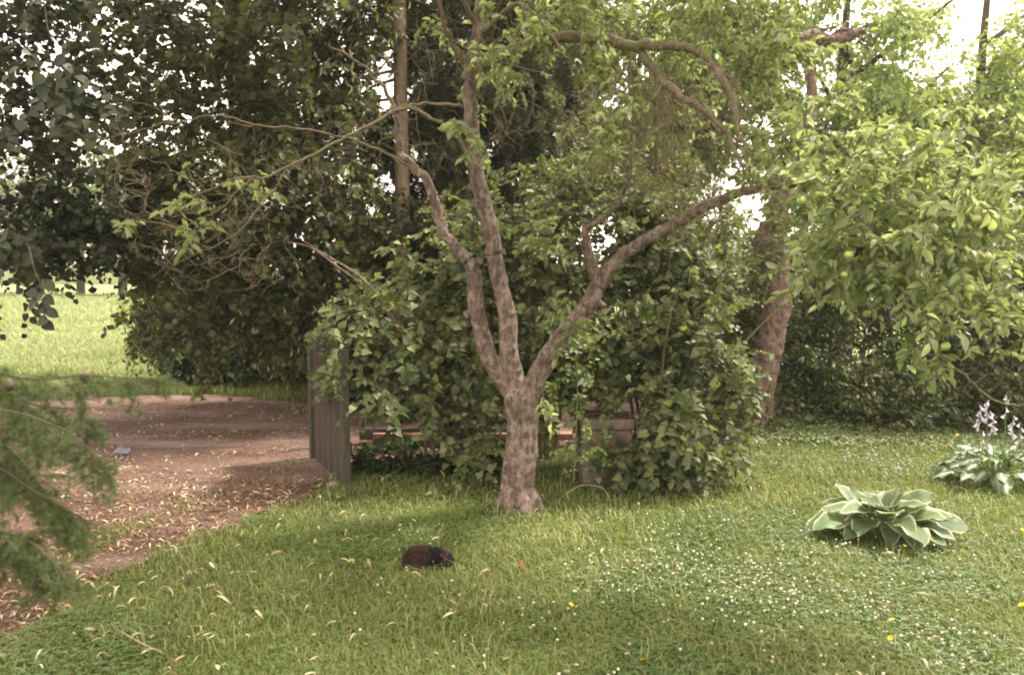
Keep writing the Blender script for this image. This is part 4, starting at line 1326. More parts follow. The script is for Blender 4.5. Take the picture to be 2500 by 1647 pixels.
def needle_twigs(o, TW, mat, bark, ln, wd, npn, tr=.0022):
    key = (mat, ln, wd, npn)
    if key not in SRC:
        L_ = []
        rng = np.random.default_rng(9)
        kk = np.linspace(0, 1, 4)[:, None]
        for v in range(4):
            P = (kk * np.array([1., 0, 0]) + kk ** 2 * np.array([0, .08 * (v - 1.5), -.16]))[None]
            segs = [P]
            for q in range(5):
                t_ = .15 + .15 * q
                b_ = P[0, 0] + (P[0, 3] - P[0, 0]) * t_
                e_ = b_ + np.array([.25, (.28 if q % 2 else -.28), -.10]) * (1.1 - t_)
                segs.append(np.stack([b_, b_ + (e_ - b_) * .33, b_ + (e_ - b_) * .66, e_])[None])
            A = np.vstack(segs)
            V1, F1 = needles_on(A, npn, ln, wd, rng=rng, down=.1)
            V2, F2 = tubes_batch(A, np.full((len(A), 4), tr / .25), 3)
            ob = mesh_np('needle_twig', V1, F1, M[mat], local=True)
            COL.objects.unlink(ob)
            ob2 = mesh_np('bare_twig', V2, F2, M[bark], local=True)
            # one mesh with two materials
            V, F = merge([(V1, F1), (V2, F2)])
            om = mesh_np('needle_twig', V, F, M[mat], local=True)
            om.data.materials.append(M[bark])
            nt_ = sum(len(f) for f in F if f.shape[1] == 3)
            tri_first = F[0].shape[1] == 3
            mi = np.zeros(len(om.data.polygons), dtype=np.int32)
            if tri_first: mi[nt_:] = 1
            else: mi[:len(mi) - nt_] = 1
            om.data.polygons.foreach_set('material_index', mi)
            COL.objects.unlink(om)
            bpy.data.objects.remove(ob); bpy.data.objects.remove(ob2)
            L_.append(om)
        SRC[key] = L_
    b = TW[:, 0]
    d = TW[:, -1] - TW[:, 0]
    l_ = np.linalg.norm(d, axis=1)
    rz_ = np.arctan2(d[:, 1], d[:, 0])
    ry_ = -np.arcsin(np.clip(d[:, 2] / l_, -1, 1))
    scatter('needle_sprays', o, b, np.stack([RNG.normal(0, .5, len(b)), ry_, rz_], -1), l_, SRC[key])


def conifer(name, label, base, height, r, boughs, mat, bark, z0=1., lean=0, n_tw=16, ln=.035, wd=.007, npn=26, twl=.22, droop=.35, ang=None):
    o = thing(name, base, label, 'tree')
    base = np.array(base, float)
    p, q = sl([(base[0], base[1], base[2] - .1, r * 1.25), (base[0] + .02, base[1], base[2] + height * .25, r), (base[0] + lean, base[1], base[2] + height * .6, r * .7), (base[0] + lean, base[1], base[2] + height, r * .2)], 8)
    V, F = tube(p, q, 12, wob=.08)
    mesh_np('trunk', V, F, M[bark], smooth=True, parent=o)
    TW = []
    for i in range(boughs):
        f = (i + RNG.random()) / boughs
        z = z0 + (height - z0) * f
        Lb = max(.35, (1 - f) ** .7 * 1.0) * RNG.uniform(.8, 1.15) * (height * .22)
        a = RNG.random() * 6.28 if ang is None else RNG.uniform(*ang)
        d = np.array([math.cos(a), math.sin(a), 0])
        b = base + [lean * min(1, f * 1.4), 0, z]
        k = np.linspace(0, 1, 7)[:, None]
        P = b + d * Lb * k + np.array([0, 0, 1.]) * (-droop * Lb * (k ** 1.5) + .16 * Lb * k ** 4)
        P[1:] += RNG.normal(0, .015, (6, 3))
        V, F = tube(P, np.linspace(.018, .004, 7), 5)
        mesh_np('branch', V, F, M['dark_bark'], smooth=True, parent=o)
        for j in range(n_tw):
            t = RNG.uniform(.15, 1) * 6
            ii = min(int(t), 5)
            c = P[ii] + (P[ii + 1] - P[ii]) * (t - ii)
            sd_ = np.cross(d, [0, 0, 1.]) * (1 if j % 2 else -1)
            dd = norm(sd_ * RNG.uniform(.1, .9) + d * RNG.uniform(.2, .7) + np.array([0, 0, -RNG.uniform(.3, 1.2)]))
            l_ = twl * RNG.uniform(.6, 1.5)
            kk = np.linspace(0, 1, 4)[:, None]
            TW.append(c + dd * l_ * kk + np.array([0, 0, -.25 * l_]) * kk ** 2)
    TW = np.array(TW)
    needle_twigs(o, TW, mat, bark, ln, wd, npn)

    return o


cb = at(972, 0, 9.0); cb[2] = 0
conifer('conifer_tree', 'tall conifer with straight pale trunk rising behind the apple tree on the left', cb, 10, .078, 64, 'spruce_needle', 'conifer_bark', z0=3.0, n_tw=16, npn=40, twl=.34, droop=.5, ln=.16, wd=.030, ang=(-.5, 3.6))
cb = at(1165, 0, 10.0); cb[2] = 0
conifer('spruce_tree', 'dark spruce with drooping boughs behind the middle apple stem', cb, 8.0, .11, 130, 'spruce_needle', 'dark_bark', z0=.7, n_tw=24, npn=46, twl=.36, ln=.15, wd=.030, droop=.32)

# ------------------------------------------------------------------ leaning red-barked stump with the torn limb
St0 = gnd(1850, 1048)
YS = float(St0[1])
stump = thing('leaning_tree', St0, 'leaning red-brown dead trunk with a torn limb sticking out at its top', 'tree')
ks = YS / F_PX
p, q = poly([(1846, 1062, YS, .17), (1850, 1030, YS, .125), (1858, 950, YS, .125), (1880, 840, YS, .125), (1895, 740, YS, .135), (1888, 660, YS, .15), (1890, 600, YS, .14)], 6)
T1 = tube(p, q, 14)
p, q = poly([(1890, 620, YS, .13), (1892, 540, YS, .10), (1920, 420, YS, .08), (1975, 300, YS, .055), (1980, 200, YS, .052), (1972, 120, YS, .052), (1968, 88, YS, .075)], 6)
T2 = tube(p, q, 12)
p, q = poly([(1868, 640, YS, .10), (1862, 590, YS - .03, .09), (1868, 545, YS, .06)], 5)
T3 = tube(p, q, 10)
remeshed('trunk', [T1, T2, T3], M['red_bark'], stump, voxel=.016, disp=.06, dscale=.09, smooth=2)
p, q = poly([(1955, 100, YS, .06), (1985, 90, YS, .07), (2020, 100, YS, .055), (2060, 92, YS, .045), (2095, 80, YS, .03), (2115, 74, YS, .018)], 5)
T4 = tube(p, q, 10)
p, q = poly([(2010, 100, YS, .03), (2050, 105, YS, .025), (2080, 112, YS, .015)], 4)
T5 = tube(p, q, 8)
lb = remeshed('torn_limb', [T4, T5], M['red_bark'], stump, voxel=.012, disp=.05, dscale=.05, smooth=1)
# splinters at the break
sv = []
for i in range(110):
    c = at(RNG.uniform(1965, 2110), RNG.uniform(72, 104), YS) + RNG.normal(0, .02, 3)
    d = np.array([RNG.uniform(.04, .13), RNG.normal(0, .03), RNG.uniform(-.03, .08)])
    sv.append(np.stack([c, c + d * .5 + RNG.normal(0, .008, 3), c + d]))
V, F = tubes_batch(np.array(sv), np.array([[.010, .007, .001]]).repeat(len(sv), 0), 3)
mesh_np('splinters', V, F, M['red_bark'], parent=stump, kind='stuff')
# climber leaves on it
T = cloud([(1895, 580, YS - .1, 35, 45, .1, 60), (1870, 640, YS - .15, 25, 12, .06, 18), (1880, 500, YS - .1, 35, 40, .12, 40), (1960, 400, YS - .1, 30, 70, .1, 50)])
pos, tip, nor, sz, SPp = sprigs(T, RNG.normal(0, 1, T.shape), .14, 7, .055, droop=.4, face=(0, -.7, .5), rnd=.4)
cl = thing('climbing_vine', St0 + [0, -.1, 0], 'leafy climber wrapped round the leaning dead trunk', 'vine')
V, F = tubes_batch(SPp, np.full((len(SPp), 4), .002), 3)
mesh_np('stems', V, F, M['stem'], parent=cl, kind='stuff')
foliage(cl, pos, tip, nor, sz, 'small', M['bg_leaf2'], 0)

# ------------------------------------------------------------------ hedge behind the lawn on the right
def hedge_part(name, label, specs, px0, px1, Y, mat, size, per=10, L=.2, top=1.9, kind='small', n_st=16, cat='hedge'):
    b = at((px0 + px1) / 2, 0, Y); b[2] = 0
    st = []
    for i in range(n_st):
        x_ = at(px0 + (px1 - px0) * (i + RNG.random()) / n_st, 0, Y)[0]
        y_ = Y + RNG.normal(0, .2)
        hh_ = top * RNG.uniform(.7, 1)
        st.append(smooth_line(np.array([(x_, y_, -.03), (x_ + RNG.normal(0, .08), y_, hh_ * .5), (x_ + RNG.normal(0, .2), y_ - .1, hh_)]), np.array([.02, .013, .005]), 6))
    return crown_tree(name, label, cat, b, None, st, specs, kind, mat, size, per=per, L=L, droop=.2, face=(0, -.55, .6), rnd=.55, n_ind=0, stems=True, r_gain=.003, cluster=(46, .17))


hs = []
for px in range(1700, 2641, 85):
    for py in range(650, 1031, 62):
        Yh = 9.0 + .2 * math.sin(px) - (py - 650) * .0012 - (px - 1700) * .0005
        hs.append((px + random.uniform(-30, 30), py + random.uniform(-20, 20), Yh, 42, 32, .2, 15 + random.randint(-5, 5)))
for px in range(1650, 2640, 45):
    hs.append((px, 1030 + random.uniform(-8, 8), 8.3 - (px - 1650) * .0005, 26, 13, .1, 10))
hedge_part('hedge', 'dark mixed hedge closing the lawn behind the leaning trunk', hs, 1700, 2640, 8.9, M['hedge_leaf'], .05, per=11, top=2.1, n_st=26)
shrub('elder_bush', 'bush with pale fresh foliage behind the hedge, right of the lilac', 'bush', 1820, 10.5,
      [(1700, 620, 10.3, 90, 60, .4, 90), (1850, 740, 10.2, 60, 36, .4, 40), (1990, 680, 10.4, 70, 50, .4, 70), (1780, 800, 10.2, 100, 80, .4, 120), (2100, 640, 10.6, 120, 60, .4, 100), (2350, 640, 10.6, 120, 70, .4, 120), (2480, 800, 10.2, 70, 90, .3, 70)],
      M['bg_leaf2'], .06, cluster=(50, .24), per=10, top=2.4, spread_r=1.4, n_stem=12)
# undergrowth weeds below the hedge
n = 16000
px = RNG.uniform(1600, 2640, n)
yy_ = RNG.normal(8.15, .28, n) - (px - 1700) * .0006
xx_ = (px - CX) / F_PX * yy_
a = RNG.random(n) * 6.28
hh = RNG.random(n) * .16 * np.clip((yy_ - 7.5), .2, 1)
V, F = leaf_mesh(np.stack([xx_, yy_, .015 + hh], -1), np.stack([np.cos(a), np.sin(a), RNG.normal(.2, .4, n)], -1), np.stack([RNG.normal(0, .5, n), -.5 + RNG.normal(0, .4, n), np.ones(n)], -1), .02 + .03 * RNG.random(n), LEAF['small'])
tag(mesh_np('ground_cover', V, F, M['bg_leaf2'], kind='stuff'), 'low weeds at the foot of the hedge', 'weeds')
# brown needles/leaves on bare soil in front of the hedge
n = 5000
px = np.concatenate([RNG.normal(1720, 80, n // 2), RNG.normal(2080, 110, n - n // 2)])
yy_ = RNG.normal(8.05, .22, n)
xx_ = (px - CX) / F_PX * yy_
a = RNG.random(n) * 6.28
V, F = leaf_mesh(np.stack([xx_, yy_, gz(xx_, yy_) + .02 + .035 * RNG.random(n)], -1), np.stack([np.cos(a), np.sin(a), RNG.normal(0, .3, n)], -1), np.stack([RNG.normal(0, .4, n), RNG.normal(0, .4, n), np.ones(n)], -1), .015 + .022 * RNG.random(n), LEAF['small'])
tag(mesh_np('hedge_litter', V, F, M['litter'], kind='stuff'), 'rusty brown dead leaves in front of the hedge', 'leaf litter')

# ------------------------------------------------------------------ background trees on the right
def bg_tree(name, label, px, Y, specs, mat, size, h, r=.12, per=9, L=.4, group=None, kind='small'):
    b = at(px, 0, Y); b[2] = 0
    t_ = sl([(b[0], b[1], -.1, r * 1.3), (b[0] + .1, b[1], h * .3, r), (b[0] - .1, b[1], h * .65, r * .6), (b[0], b[1], h, r * .2)], 7)
    lim = []
    for i in range(9):
        a = RNG.random() * 6.28
        z = h * RNG.uniform(.25, .8)
        l_ = RNG.uniform(.8, 1.8)
        d = np.array([math.cos(a), math.sin(a) * .6, .55])
        s0 = np.array([b[0], b[1], z])
        lim.append(smooth_line(np.array([s0, s0 + d * l_ * .5 + RNG.normal(0, .1, 3), s0 + d * l_ + [0, 0, .1]]), np.array([.05, .03, .012]), 5))
    return crown_tree(name, label, 'tree', b, t_, lim, specs, kind, mat, size, per=per, L=L, droop=.3, face=(0, -.2, .8), rnd=.6, n_ind=0, r_gain=.006, group=group, cluster=(60, .30))


bg_tree('background_tree', 'airy bright green tree rising behind the torn limb', 2080, 12.5,
        [(2110, 220, 12.5, 80, 70, .7, 70), (2150, 330, 12.3, 110, 80, .8, 130), (2030, 430, 12.3, 100, 90, .7, 120), (2180, 80, 12.6, 60, 40, .5, 30), (1990, 40, 12.6, 70, 40, .5, 30), (2230, 520, 12.3, 110, 80, .7, 120)],
        M['bg_leaf'], .085, 6.2)
bg_tree('background_tree', 'feathery tree at the right edge against the white sky', 2420, 13.0,
        [(2400, 300, 13, 70, 60, .7, 70), (2450, 450, 13, 90, 90, .8, 150), (2330, 420, 12.8, 80, 80, .7, 100), (2420, 130, 13, 30, 60, .4, 26), (2560, 350, 13, 80, 100, .8, 110), (2350, 560, 12.8, 100, 60, .6, 90), (2310, 250, 12.8, 50, 50, .5, 36)],
        M['bg_leaf'], .08, 6.4)
bg_tree('background_tree', 'light green tree filling the top middle behind the apple arch', 1560, 14.0,
        [(1550, 120, 14, 150, 90, 1, 150), (1420, 220, 13.8, 120, 100, 1, 130), (1700, 180, 13.8, 120, 100, 1, 130), (1800, 60, 14, 100, 80, .8, 110), (1620, 320, 13.6, 120, 60, .8, 100), (1350, 60, 14, 120, 80, .8, 80),
         (1760, 250, 13.6, 80, 50, .7, 46), (1500, 420, 13.4, 120, 50, .8, 80), (1330, 330, 13.4, 80, 80, .7, 60)],
        M['bg_leaf2'], .09, 7.4)
bg_tree('background_tree', 'thin-crowned tree seen through the gap left of the tall conifer', 860, 16.0,
        [(870, 200, 16, 50, 60, .6, 10), (880, 340, 16, 40, 40, .6, 9), (860, 480, 15.6, 50, 40, .6, 18), (930, 600, 15.6, 60, 40, .6, 30), (790, 300, 16, 50, 70, .6, 16)],
        M['bg_leaf2'], .09, 6.6)

# ------------------------------------------------------------------ far trees past the meadow
FT = []
for i, (px, Y, h, w) in enumerate([(-260, 37, 7.0, 3.0), (-90, 40, 8.0, 2.8), (60, 36, 6.0, 2.4), (165, 41, 7.4, 2.6), (270, 37, 6.4, 2.2), (360, 40, 7.2, 2.6), (480, 42, 7.6, 2.8), (620, 44, 7.8, 3.0)]):
    b = at(px, 0, Y); b[2] = 0
    o = thing('far_tree', b, ['broad', 'tall', 'low rounded', 'slim', 'dense', 'open', 'wide', 'rightmost'][i] + ' pale far tree, number %s from the left in the row past the meadow' % ['one', 'two', 'three', 'four', 'five', 'six', 'seven', 'eight'][i], 'tree', 'row of far trees past the meadow')
    V, F = tube(np.array([(b[0], b[1], -.1), (b[0] + .1, b[1], h * .3), (b[0], b[1], h * .8)]), [.2, .16, .06], 8)
    mesh_np('trunk', V, F, M['dark_bark'], smooth=True, parent=o)
    n = 3000
    g_ = RNG.normal(0, 1, (n, 3))
    g_ = norm(g_) * (RNG.random((n, 1)) ** .45)
    lump = 1 + .25 * (vn(g_[:, 0] * 3 + i * 9, g_[:, 2] * 3, 1, i) - .5)[:, None]
    c = np.array([b[0], b[1], h * .58]) + g_ * np.array([w, w * .7, h * .45]) * lump
    c[:, 2] = np.maximum(c[:, 2], .4 + RNG.random(n) * .6)
    V, F = leaf_mesh(c, RNG.normal(0, 1, (n, 3)), RNG.normal(0, .5, (n, 3)) + np.array([0, -.5, .7]), .16 + .14 * RNG.random(n), LEAF['small'])
    mesh_np('crown', V, F, M['far_leaf'], parent=o, kind='stuff')

# ------------------------------------------------------------------ white garage behind the hedge
gc = at(1990, 0, 24); gc[2] = 0
gar = thing('garage', gc, 'low white garage glimpsed through the hedge', 'garage')
wallm = rough_mat('white_render', [(.66, .64, .66), (.78, .76, .76)], scale=3, bump=.1)
roofm = rough_mat('roof_felt', [(.3, .28, .3), (.4, .38, .4)], scale=4, bump=.1)
mesh_np('wall', *box((gc[0], 24, 1.07), (9, 4, 2.14)), wallm, parent=gar)
bevel(mesh_np('roof', *box((gc[0], 24, 2.2), (9.4, 4.4, .12)), roofm, parent=gar), .01)
mesh_np('door', *box((gc[0] + 1.2, 21.985, 1.0), (2.2, .05, 1.9)), roofm, parent=gar)
mesh_np('window', *box((gc[0] - 2.4, 21.985, 1.35), (1.0, .05, .7)), roofm, parent=gar)

# ------------------------------------------------------------------ gate, fence, concrete block, stones
woodm = rough_mat('weathered_wood', [(.018, .012, .009), (.042, .029, .021), (.085, .062, .046)], scale=9, bump=.6, stretch=(4, 4, .5), bdist=.006, patch=(.06, .045, .032), patch_scale=3)
wood2 = rough_mat('mossy_wood', [(.032, .028, .02), (.075, .066, .048)], scale=9, bump=.5, stretch=(4, 4, .5), bdist=.006)
darkw = rough_mat('dark_board', [(.03, .028, .022), (.07, .06, .045)], scale=8, bump=.4, stretch=(.5, 4, 4))
g0 = gnd(843, 1192)     # near end
g1 = gnd(772, 1128)     # far end
g0[2] = g1[2] = 0
gate = thing('gate', g0, 'weathered wooden gate leaf standing open at the end of the driveway', 'gate')
gd = (g1 - g0)
gl = np.linalg.norm(gd)
gdn = gd / gl
rz = math.atan2(gdn[1], gdn[0])
npk = 5
zt = at(843, 868, g0[1])[2]
pk = None
for i in range(npk):
    w_ = gl / npk
    c = g0 + gdn * (w_ * (i + .5))
    zz_ = zt + .02 * math.sin(i * 2.1) + .03
    V, F = box((0, 0, 0), (w_ - .012, .024, zz_ - .03))
    mesh_ = mesh_np('plank', V, F, woodm, local=True)
    mesh_.parent = gate
    bevel(mesh_, .004)
    mesh_.location = Vector(c - g0) + Vector((0, 0, .03 + (zz_ - .03) / 2))
    mesh_.rotation_euler = (0, RNG.normal(0, .006), rz)
nrm = np.array([-gdn[1], gdn[0], 0])
if nrm[0] < 0: nrm = -nrm
for z_ in (.28, .85):
    V, F = box(g0 + gdn * gl / 2 + nrm * .035 + [0, 0, z_], (gl, .04, .09), rz)
    bevel(mesh_np('rail', V, F, woodm, parent=gate), .004)
V, F = box(g0 - gdn * .03 + [0, 0, zt / 2 + .02], (.045, .06, zt + .06), rz)
bevel(mesh_np('end_post', V, F, wood2, parent=gate), .006)
V, F = box(g1 + gdn * .05 + [0, 0, zt / 2], (.07, .07, zt + .1), rz)
bevel(mesh_np('hinge_post', V, F, darkw, parent=gate), .006)
# hinge strap
V, F = box(g0 + gdn * .14 - nrm * .016 + [0, 0, .85], (.26, .005, .03), rz)
mesh_np('strap', V, F, darkw, parent=gate)

# concrete foot and stones at the gate
concm = rough_mat('concrete', [(.09, .062, .05), (.18, .13, .11), (.27, .21, .18)], scale=14, bump=.5, bdist=.008, patch=(.14, .12, .07), patch_scale=5)
stonem = rough_mat('stone', [(.14, .11, .10), (.26, .22, .20)], scale=16, bump=.6)


def stone(px, py, s, label, dz=0.):
    b = gnd(px, py)
    V = IV * np.array(s) * (1 + RNG.normal(0, .1, (12, 1)))
    o = mesh_np('stone', V, IF, stonem, smooth=True, local=True)
    sb = o.modifiers.new('s', 'SUBSURF')
    sb.levels = sb.render_levels = 2
    o.location = b + [0, 0, s[2] * .5 + dz]
    o.rotation_euler = (0, 0, RNG.random() * 3)
    return tag(o, label, 'stone')


stone(812, 1196, (.07, .05, .035), 'rounded grey stone lying at the foot of the open gate')
#stone(800, 1160, (.09, .07, .10), 'upright rough stone leaning against the gate planks')
#stone(760, 1180, (.035, .03, .02), 'small flat pebble left of the gate on the driveway')

YF = 7.35
fb = at(870, 0, YF); fb[2] = 0
fence = thing('fence', fb, 'low dark board fence running right from the gate under the lilac', 'fence')
x0, x1 = at(862, 0, YF)[0], at(1330, 0, YF)[0]
z1, z0 = at(900, 1045, YF)[2], at(900, 1094, YF)[2]
nb_ = 3
for i in range(nb_):
    w_ = (x1 - x0) / nb_
    V, F = box((x0 + w_ * (i + .5), YF, (z0 + z1) / 2 + RNG.normal(0, .004)), (w_ - .012, .035, z1 - z0))
    bevel(mesh_np('board', V, F, darkw, parent=fence), .004)
for px in (866, 1034, 1190):
    x_ = at(px, 0, YF)[0]
    V, F = box((x_, YF + .05, .55), (.05, .05, 1.1))
    bevel(mesh_np('post', V, F, darkw, parent=fence), .004)
brickm = rough_mat('old_brick', [(.16, .07, .05), (.26, .13, .09), (.30, .22, .17)], scale=12, bump=.6)
bx_ = x0
bi = 0
while bx_ < x1 - .1:
    for row in range(2):
        V, F = box((0, 0, 0), (.235, .11, .058))
        o = mesh_np('brick', V, F, brickm, local=True)
        o.parent = fence
        bevel(o, .005)
        o.location = Vector((bx_ + .12 + row * .12 - fb[0], -.02 + RNG.normal(0, .006), .03 + row * .066))
        o.rotation_euler = (0, 0, RNG.normal(0, .03))
    bx_ += .25
# wire strands of the fence
for z_ in (.55, .8, 1.0):
    V, F = tube([(x0, YF + .05, z_), ((x0 + x1) / 2, YF + .05, z_ - .02), (x1, YF + .05, z_)], [.002] * 3, 4)
    mesh_np('wire', V, F, darkw, parent=fence)

# dark ivy on the ground between gate and lilac
n = 5200
px = RNG.uniform(860, 1220, n)
yy_ = RNG.uniform(6.15, 7.3, n)
xx_ = (px - CX) / F_PX * yy_
ok = (vn(xx_, yy_, 3, 60) > .32) & (yy_ < 7.3 - .5 * np.clip((1000 - px) / 140, 0, 1) * vn(xx_, yy_, 4, 61))
xx_, yy_ = xx_[ok], yy_[ok]
n = len(xx_)
a = RNG.random(n) * 6.28
V, F = leaf_mesh(np.stack([xx_, yy_, gz(xx_, yy_) + .02 + .09 * RNG.random(n)], -1), np.stack([np.cos(a), np.sin(a), RNG.normal(0, .3, n)], -1), np.stack([RNG.normal(0, .4, n), -.6 + RNG.normal(0, .4, n), np.ones(n)], -1), .03 + .025 * RNG.random(n), LEAF['lilac'])
tag(mesh_np('ivy', V, F, M['ivy'], kind='stuff'), 'dark ivy carpet between the gate and the lilac', 'ivy')

# concrete block
cbp = gnd(1495, 1188)
blk = thing('concrete_block', (cbp[0], cbp[1] + .2, 0), 'squat concrete block with a cap slab half hidden under the lilac', 'concrete block')
xa, xb = at(1428, 0, cbp[1])[0], at(1556, 0, cbp[1])[0]
zt1 = at(1500, 1052, cbp[1])[2]
V, F = box(((xa + xb) / 2, cbp[1] + .2, zt1 / 2 - .02), (xb - xa, .38, zt1 + .04), .05)
bevel(mesh_np('body', V, F, concm, parent=blk), .01, 3)
V, F = box(((xa + xb) / 2, cbp[1] + .2, zt1 + .045), (xb - xa + .02, .42, .075), .05)
bevel(mesh_np('cap_slab', V, F, concm, parent=blk), .01, 3)
# dry brown stems lying over the cap
dv_ = []
for i in range(26):
    a_ = np.array([RNG.uniform(xa - .05, xb - .1), cbp[1] + RNG.uniform(-.02, .2), zt1 + .09 + RNG.random() * .03])
    b_ = a_ + [RNG.uniform(.1, .3), RNG.normal(0, .05), RNG.normal(0, .015)]
    dv_.append(np.stack([a_, (a_ + b_) / 2 + [0, 0, .02], b_]))
V, F = tubes_batch(np.array(dv_), np.full((26, 3), .0025), 3)
tag(mesh_np('dry_stems', V, F, M['red_bark'], kind='stuff'), 'dry brown stems lying over the concrete block', 'dry stems')
# trailing leaves in front of the block
T = cloud([(1475, 1070, cbp[1] - .08, 10, 26, .03, 7), (1440, 1120, cbp[1] - .08, 10, 26, .03, 5), (1490, 1178, cbp[1] - .1, 46, 8, .05, 12)], clump=2)
T[:, 1] = np.minimum(T[:, 1], cbp[1] - .03)
tr_ = thing('trailing_vine', (cbp[0], cbp[1] - .1, 0), 'green vine trailing down the front of the concrete block', 'vine')
vs = np.array([(cbp[0] - .1 + .06 * i * .5, cbp[1] - .06, zt1 * i / 8) for i in range(9)])
P, Rr, D = grow(vs, T, r_gain=.003)
pos, tip, nor, sz, SPp = sprigs(T, D, .14, 7, .05, droop=.5, face=(0, -.8, .5), rnd=.35)
V, F = merge([tubes_batch(P, Rr, 3), tube(vs, np.full(9, .003), 5)])
mesh_np('stems', V, F, M['stem'], parent=tr_, kind='stuff')
foliage(tr_, pos, tip, nor, sz, 'lilac', M['lilac_leaf'], 120)

# pale blue scrap on the drive
sc_ = gnd(300, 1112)
a = np.linspace(0, 1, 7)
GX, GY = np.meshgrid(a, a, indexing='ij')
V = np.stack([(GX - .5) * .12, (GY - .5) * .09, .02 + .03 * vn(GX, GY, 4, 77) + .02 * (GY > .6)], -1).reshape(-1, 3) + sc_ + [0, 0, .008]
I, J = np.meshgrid(np.arange(6), np.arange(6), indexing='ij')
F = np.stack([I * 7 + J, (I + 1) * 7 + J, (I + 1) * 7 + J + 1, I * 7 + J + 1], -1).reshape(-1, 4)
scm = rough_mat('blue_scrap', [(.08, .07, .10), (.17, .155, .21)], scale=6, bump=.1, rough=.5)
so_ = mesh_np('scrap', V, F, scm, smooth=False)
mo_ = so_.modifiers.new('t', 'SOLIDIFY')
mo_.thickness = .003
tag(so_, 'crumpled pale violet scrap lying on the driveway', 'litter')


# sticks
def stick(rows, label):
    b = gnd(rows[0][0], rows[0][1])
    pts = np.array([gnd(r_[0], r_[1]) + [0, 0, .03 + r_[2]] for r_ in rows])
    p, q = smooth_line(pts, np.linspace(.004, .002, len(rows)), 5)
    V, F = tube(p, q, 5)
    o = mesh_np('stick', V - b, F, M['pale_twig'], smooth=True, local=True)
    o.location = b
    tag(o, label, 'stick')


stick([(400, 1358, 0), (440, 1352, .005), (495, 1338, 0)], 'thin stick on the narrow dirt track near the lawn edge')
stick([(295, 1560, .01), (345, 1595, .02), (400, 1620, .02)], 'bent pale stick in the lawn at the lower left')
stick([(1380, 1220, .0), (1420, 1215, .05), (1470, 1222, .05), (1490, 1240, .01)], 'arched dry grass stalk right of the trunk foot')


# ------------------------------------------------------------------ hostas
def hosta_leaf_mesh(name, mat, w=.36, cup=.25, wave=.03, nl=10, nw=9):
    V, E = [], []
    for i in range(nl + 1):
        t = i / nl
        prof = w * (math.sin(math.pi * min(1, t * 1.0) ** .68) ** .62) * (1.0 if t < .6 else 1 - .15 * (t - .6))
        if t > .92: prof *= (1 - t) / .08 * .7 + .15
        for j in range(nw):
            s = -1 + 2 * j / (nw - 1)
            s2 = math.copysign(abs(s) ** .8, s)
            x = prof * s2
            y = t - .10 * abs(s2) * (1 - t) ** 3
            z = cup * x * x * 2.2 - .38 * t * t + wave * math.sin(t * 13 + s * 2) * abs(s2)
            z += .012 * math.cos(s * 14)
            V.append((x, y, z))
            tipd = max(0, (t - .82) / .18)
            E.append(max(abs(s2), tipd ** 1.5, max(0, 1 - t / .05) * .6 if abs(s2) > .5 else 0))
    V = np.array(V)
    I, J = np.meshgrid(np.arange(nl), np.arange(nw - 1), indexing='ij')
    F = np.stack([I * nw + J, (I + 1) * nw + J, (I + 1) * nw + J + 1, I * nw + J + 1], -1).reshape(-1, 4)
    o = mesh_np(name, V, F, mat, smooth=True, local=True)
    me = o.data
    at_ = me.attributes.new('edge', 'FLOAT', 'POINT')
    at_.data.foreach_set('value', np.array(E, dtype=np.float32))
    bpy.data.objects.remove(o)
    return me


def hosta_mat(name, inner, outer, e0, e1, var=.5):
    m, t, out = newmat(name)
    N, L = t.nodes, t.links
    at_ = N.new('ShaderNodeAttribute'); at_.attribute_name = 'edge'
    nz = N.new('ShaderNodeTexNoise'); nz.inputs['Scale'].default_value = 7; nz.inputs['Detail'].default_value = 4
    tc = N.new('ShaderNodeTexCoord')
    L.new(tc.outputs['Object'], nz.inputs['Vector'])
    ma = N.new('ShaderNodeMath'); ma.operation = 'MULTIPLY_ADD'; ma.inputs[1].default_value = .22; ma.inputs[2].default_value = -.11
    L.new(nz.outputs['Fac'], ma.inputs[0])
    ad = N.new('ShaderNodeMath'); ad.operation = 'ADD'
    L.new(at_.outputs['Fac'], ad.inputs[0]); L.new(ma.outputs[0], ad.inputs[1])
    rp = ramp(t, [inner[0], inner[1], outer], [0, e0, e1])
    L.new(ad.outputs[0], rp.inputs['Fac'])
    oi = N.new('ShaderNodeObjectInfo')
    hs = N.new('ShaderNodeHueSaturation')
    mr = N.new('ShaderNodeMapRange'); mr.inputs['To Min'].default_value = .75; mr.inputs['To Max'].default_value = 1.25
    L.new(oi.outputs['Random'], mr.inputs['Value'])
    L.new(mr.outputs[0], hs.inputs['Value'])
    L.new(rp.outputs['Color'], hs.inputs['Color'])
    p = N.new('ShaderNodeBsdfPrincipled'); p.inputs['Roughness'].default_value = .45
    L.new(hs.outputs[0], p.inputs['Base Color'])
    tr = N.new('ShaderNodeBsdfTranslucent')
    L.new(hs.outputs[0], tr.inputs['Color'])
    w = N.new('ShaderNodeTexWave'); w.wave_type = 'BANDS'; w.inputs['Scale'].default_value = 9; w.inputs['Distortion'].default_value = .6
    L.new(tc.outputs['Object'], w.inputs['Vector'])
    b = N.new('ShaderNodeBump'); b.inputs['Strength'].default_value = .35; b.inputs['Distance'].default_value = .02
    L.new(w.outputs['Fac'], b.inputs['Height']); L.new(b.outputs[0], p.inputs['Normal'])
    ms = N.new('ShaderNodeMixShader'); ms.inputs[0].default_value = .28
    L.new(p.outputs[0], ms.inputs[1]); L.new(tr.outputs[0], ms.inputs[2]); L.new(ms.outputs[0], out.inputs[0])
    return m


